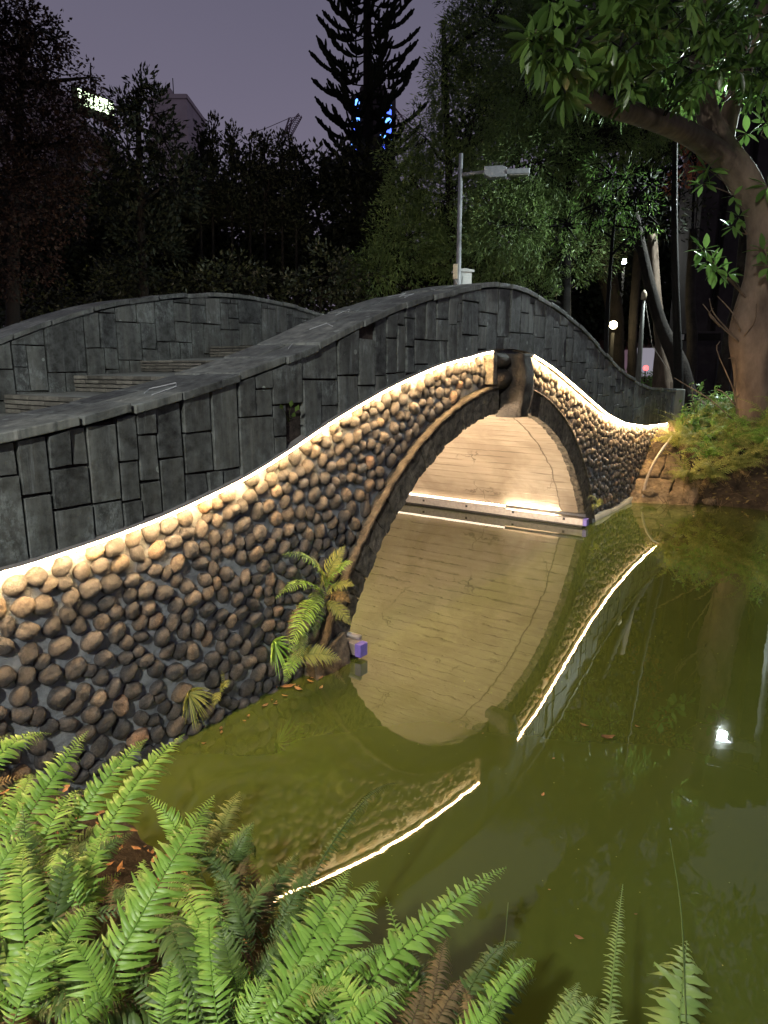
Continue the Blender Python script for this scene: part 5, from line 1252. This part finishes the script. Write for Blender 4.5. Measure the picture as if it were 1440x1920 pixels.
crane('crane top peeping above the fine leaved tree', (836, 110), (832, 68), 150, .9)
m = MB(); m.tube([at(546, 220, 140), at(500, 240, 140), at(462, 252, 140)], .06, 4); o = m.build('crane_cable', M_CRANE); tag(o, 'long thin hoist cable slanting left from the pinkish crane', 'cable')
# dark stone building on the right, seen between the trunks
def dark_building():
    d = 24.0; a = at(1292, 600, d)[0]; b_ = at(1560, 600, d)[0]; h = 14
    root = empty('stone_building', ((a+b_)/2, d, .95), 0, 'dark stone building with tall pilasters behind the forked tree', 'building'); w = b_-a
    m = MB(); m.box((0, .9, h/2-.5), (w, 1.4, h+1)); m.build('walls', M_BLDG_DK, root)
    m = MB(); m.box((-.1, -.25, .9), (w+.3, 1.0, 2.6)); m.build('plinth', M_BLDG_DK, root, bevel=.02)
    for k, x in enumerate(np.linspace(-w/2+.3, w/2-.4, 6)):
        m = MB(); m.box((x, .05, h/2), (.55, .36, h)); m.build('pilaster', M_BLDG_DK, root, bevel=.02)
        m = MB(); m.box((x+.75, .17, 4.8), (.5, .08, 3.0)); m.build('window', M_BLACK, root)
    for x in (-w/2+.9, -w/2+2.1):
        m = MB(); m.box((x, -.76, .9), (.35, .06, 1.3)); m.build('niche', M_BLACK, root)
dark_building()
# street scene glimpsed under the trees
a = at(1205, 690, 38); root = empty('shop_row', (a[0], 38, .95), 0, 'low street frontage with dim lit windows seen under the park trees', 'building')
m = MB(); m.box((0, 1.5, 2.5), (16, 3, 5)); m.build('walls', rough_mat('pinkish_wall', (.14, .09, .09), (.24, .16, .15), 1, .9, .2, .01, rnd=0), root)
M_SHOP = emit('dim_shop_window', (.75, .45, .6), .14); M_SHOPW = emit('bright_shop_window', (.9, .85, 1.0), .28)
for k, (x, w_, z) in enumerate([(-3.5, 1.4, 1.3), (-1.4, 1.2, 1.2), (.4, 1.6, 1.3), (2.6, 1.4, 1.2), (4.8, 1.2, 1.3)]):
    m = MB(); m.box((x, -.04, z), (w_, .06, 1.5)); m.build('shop_window', M_SHOP if k % 2 else M_SHOPW, root)
m = MB(); m.box((0, -.5, 2.6), (15.6, 1.0, .14)); m.build('awning', M_BLDG_DK, root)
def small_light(px, d, r, mat, label, name='traffic_light', cat='light'):
    p = at(*px, d); z = gz(p[0], d); root = empty(name, (p[0], d, z), 0, label, cat); v, f = ICO[2]
    m = MB(); m.add(v*r+np.array([0, 0, p[2]-z]), f); m.build('lens', mat, root); m = MB(); m.tube([(0, .05, 0), (0, .05, p[2]-z)], .03, 6); m.build('pole', M_BARK_DARK, root)
M_REDL = emit('red_light', (1, .06, .06), 6); M_PINKL = emit('pink_light', (1, .08, .25), 5); M_WL = emit('small_white_light', (.9, .95, 1), 5)
small_light((1211, 690), 34, .13, M_REDL, 'small red light between the lamp post and the fig trunk'); small_light((1186, 698), 34, .10, M_WL, 'small white light low behind the lit hedge'); small_light((46, 611), 40, .16, M_PINKL, 'small pink light at the far left above the parapet'); small_light((1265, 696), 32, .08, M_WL, 'small white light right of the fig trunk')
# red and white glowing banner
p = at(1288, 672, 30); root = empty('glowing_banner', (p[0], 30, .95), 0, 'narrow upright banner glowing red above and white below by the stone building', 'sign')
hb = p[2]-.95
m = MB(); m.box((0, 0, hb+.55), (.30, .08, .75)); m.build('red_panel', emit('banner_red', (1, .12, .05), 1.2), root); m = MB(); m.box((0, 0, hb-.25), (.42, .08, .85)); m.build('white_panel', emit('banner_white', (.7, .85, 1), 1.6), root); m = MB(); m.tube([(0, .08, 0), (0, .08, hb+.9)], .04, 6); m.build('post', M_BARK_DARK, root)
# dark street sign on a post
p = at(1295, 632, 22); root = empty('street_sign', (p[0], 22, .95), -.2, 'dark street name board with a pale square on a post', 'sign'); hb = p[2]-.95
m = MB(); m.box((.25, 0, hb), (1.25, .05, .22)); m.build('board', M_BARK_DARK, root, bevel=.01); m = MB(); m.box((-.28, -.035, hb), (.16, .012, .16)); m.build('pale_square', M_CABINET, root); m = MB(); m.tube([(-.42, .04, 0), (-.42, .04, hb+.2)], .04, 8); m.build('post', M_GALV, root)
# lit hedge
for (x, w_, lab) in ((1180, 60, 'hedge top lit yellow left of the slender lamp post'), (1238, 45, 'hedge lit yellow between the lamp post and the fig roots')):
    c, r = pxblob(x, 712, w_*.62, 12, 23); root = empty('hedge', (c[0], 23, gz(c[0], 23)), 0, lab, 'hedge', 'hedges under the park lamps'); m = MB()
    crown(m, [(c, (r[0], .5, .35)), (c-np.array([0, 0, .45]), (r[0], .5, .5))], 160, 20, .12, .09, .045); m.build('foliage', M_LEAF_LIT, root); fin(root)
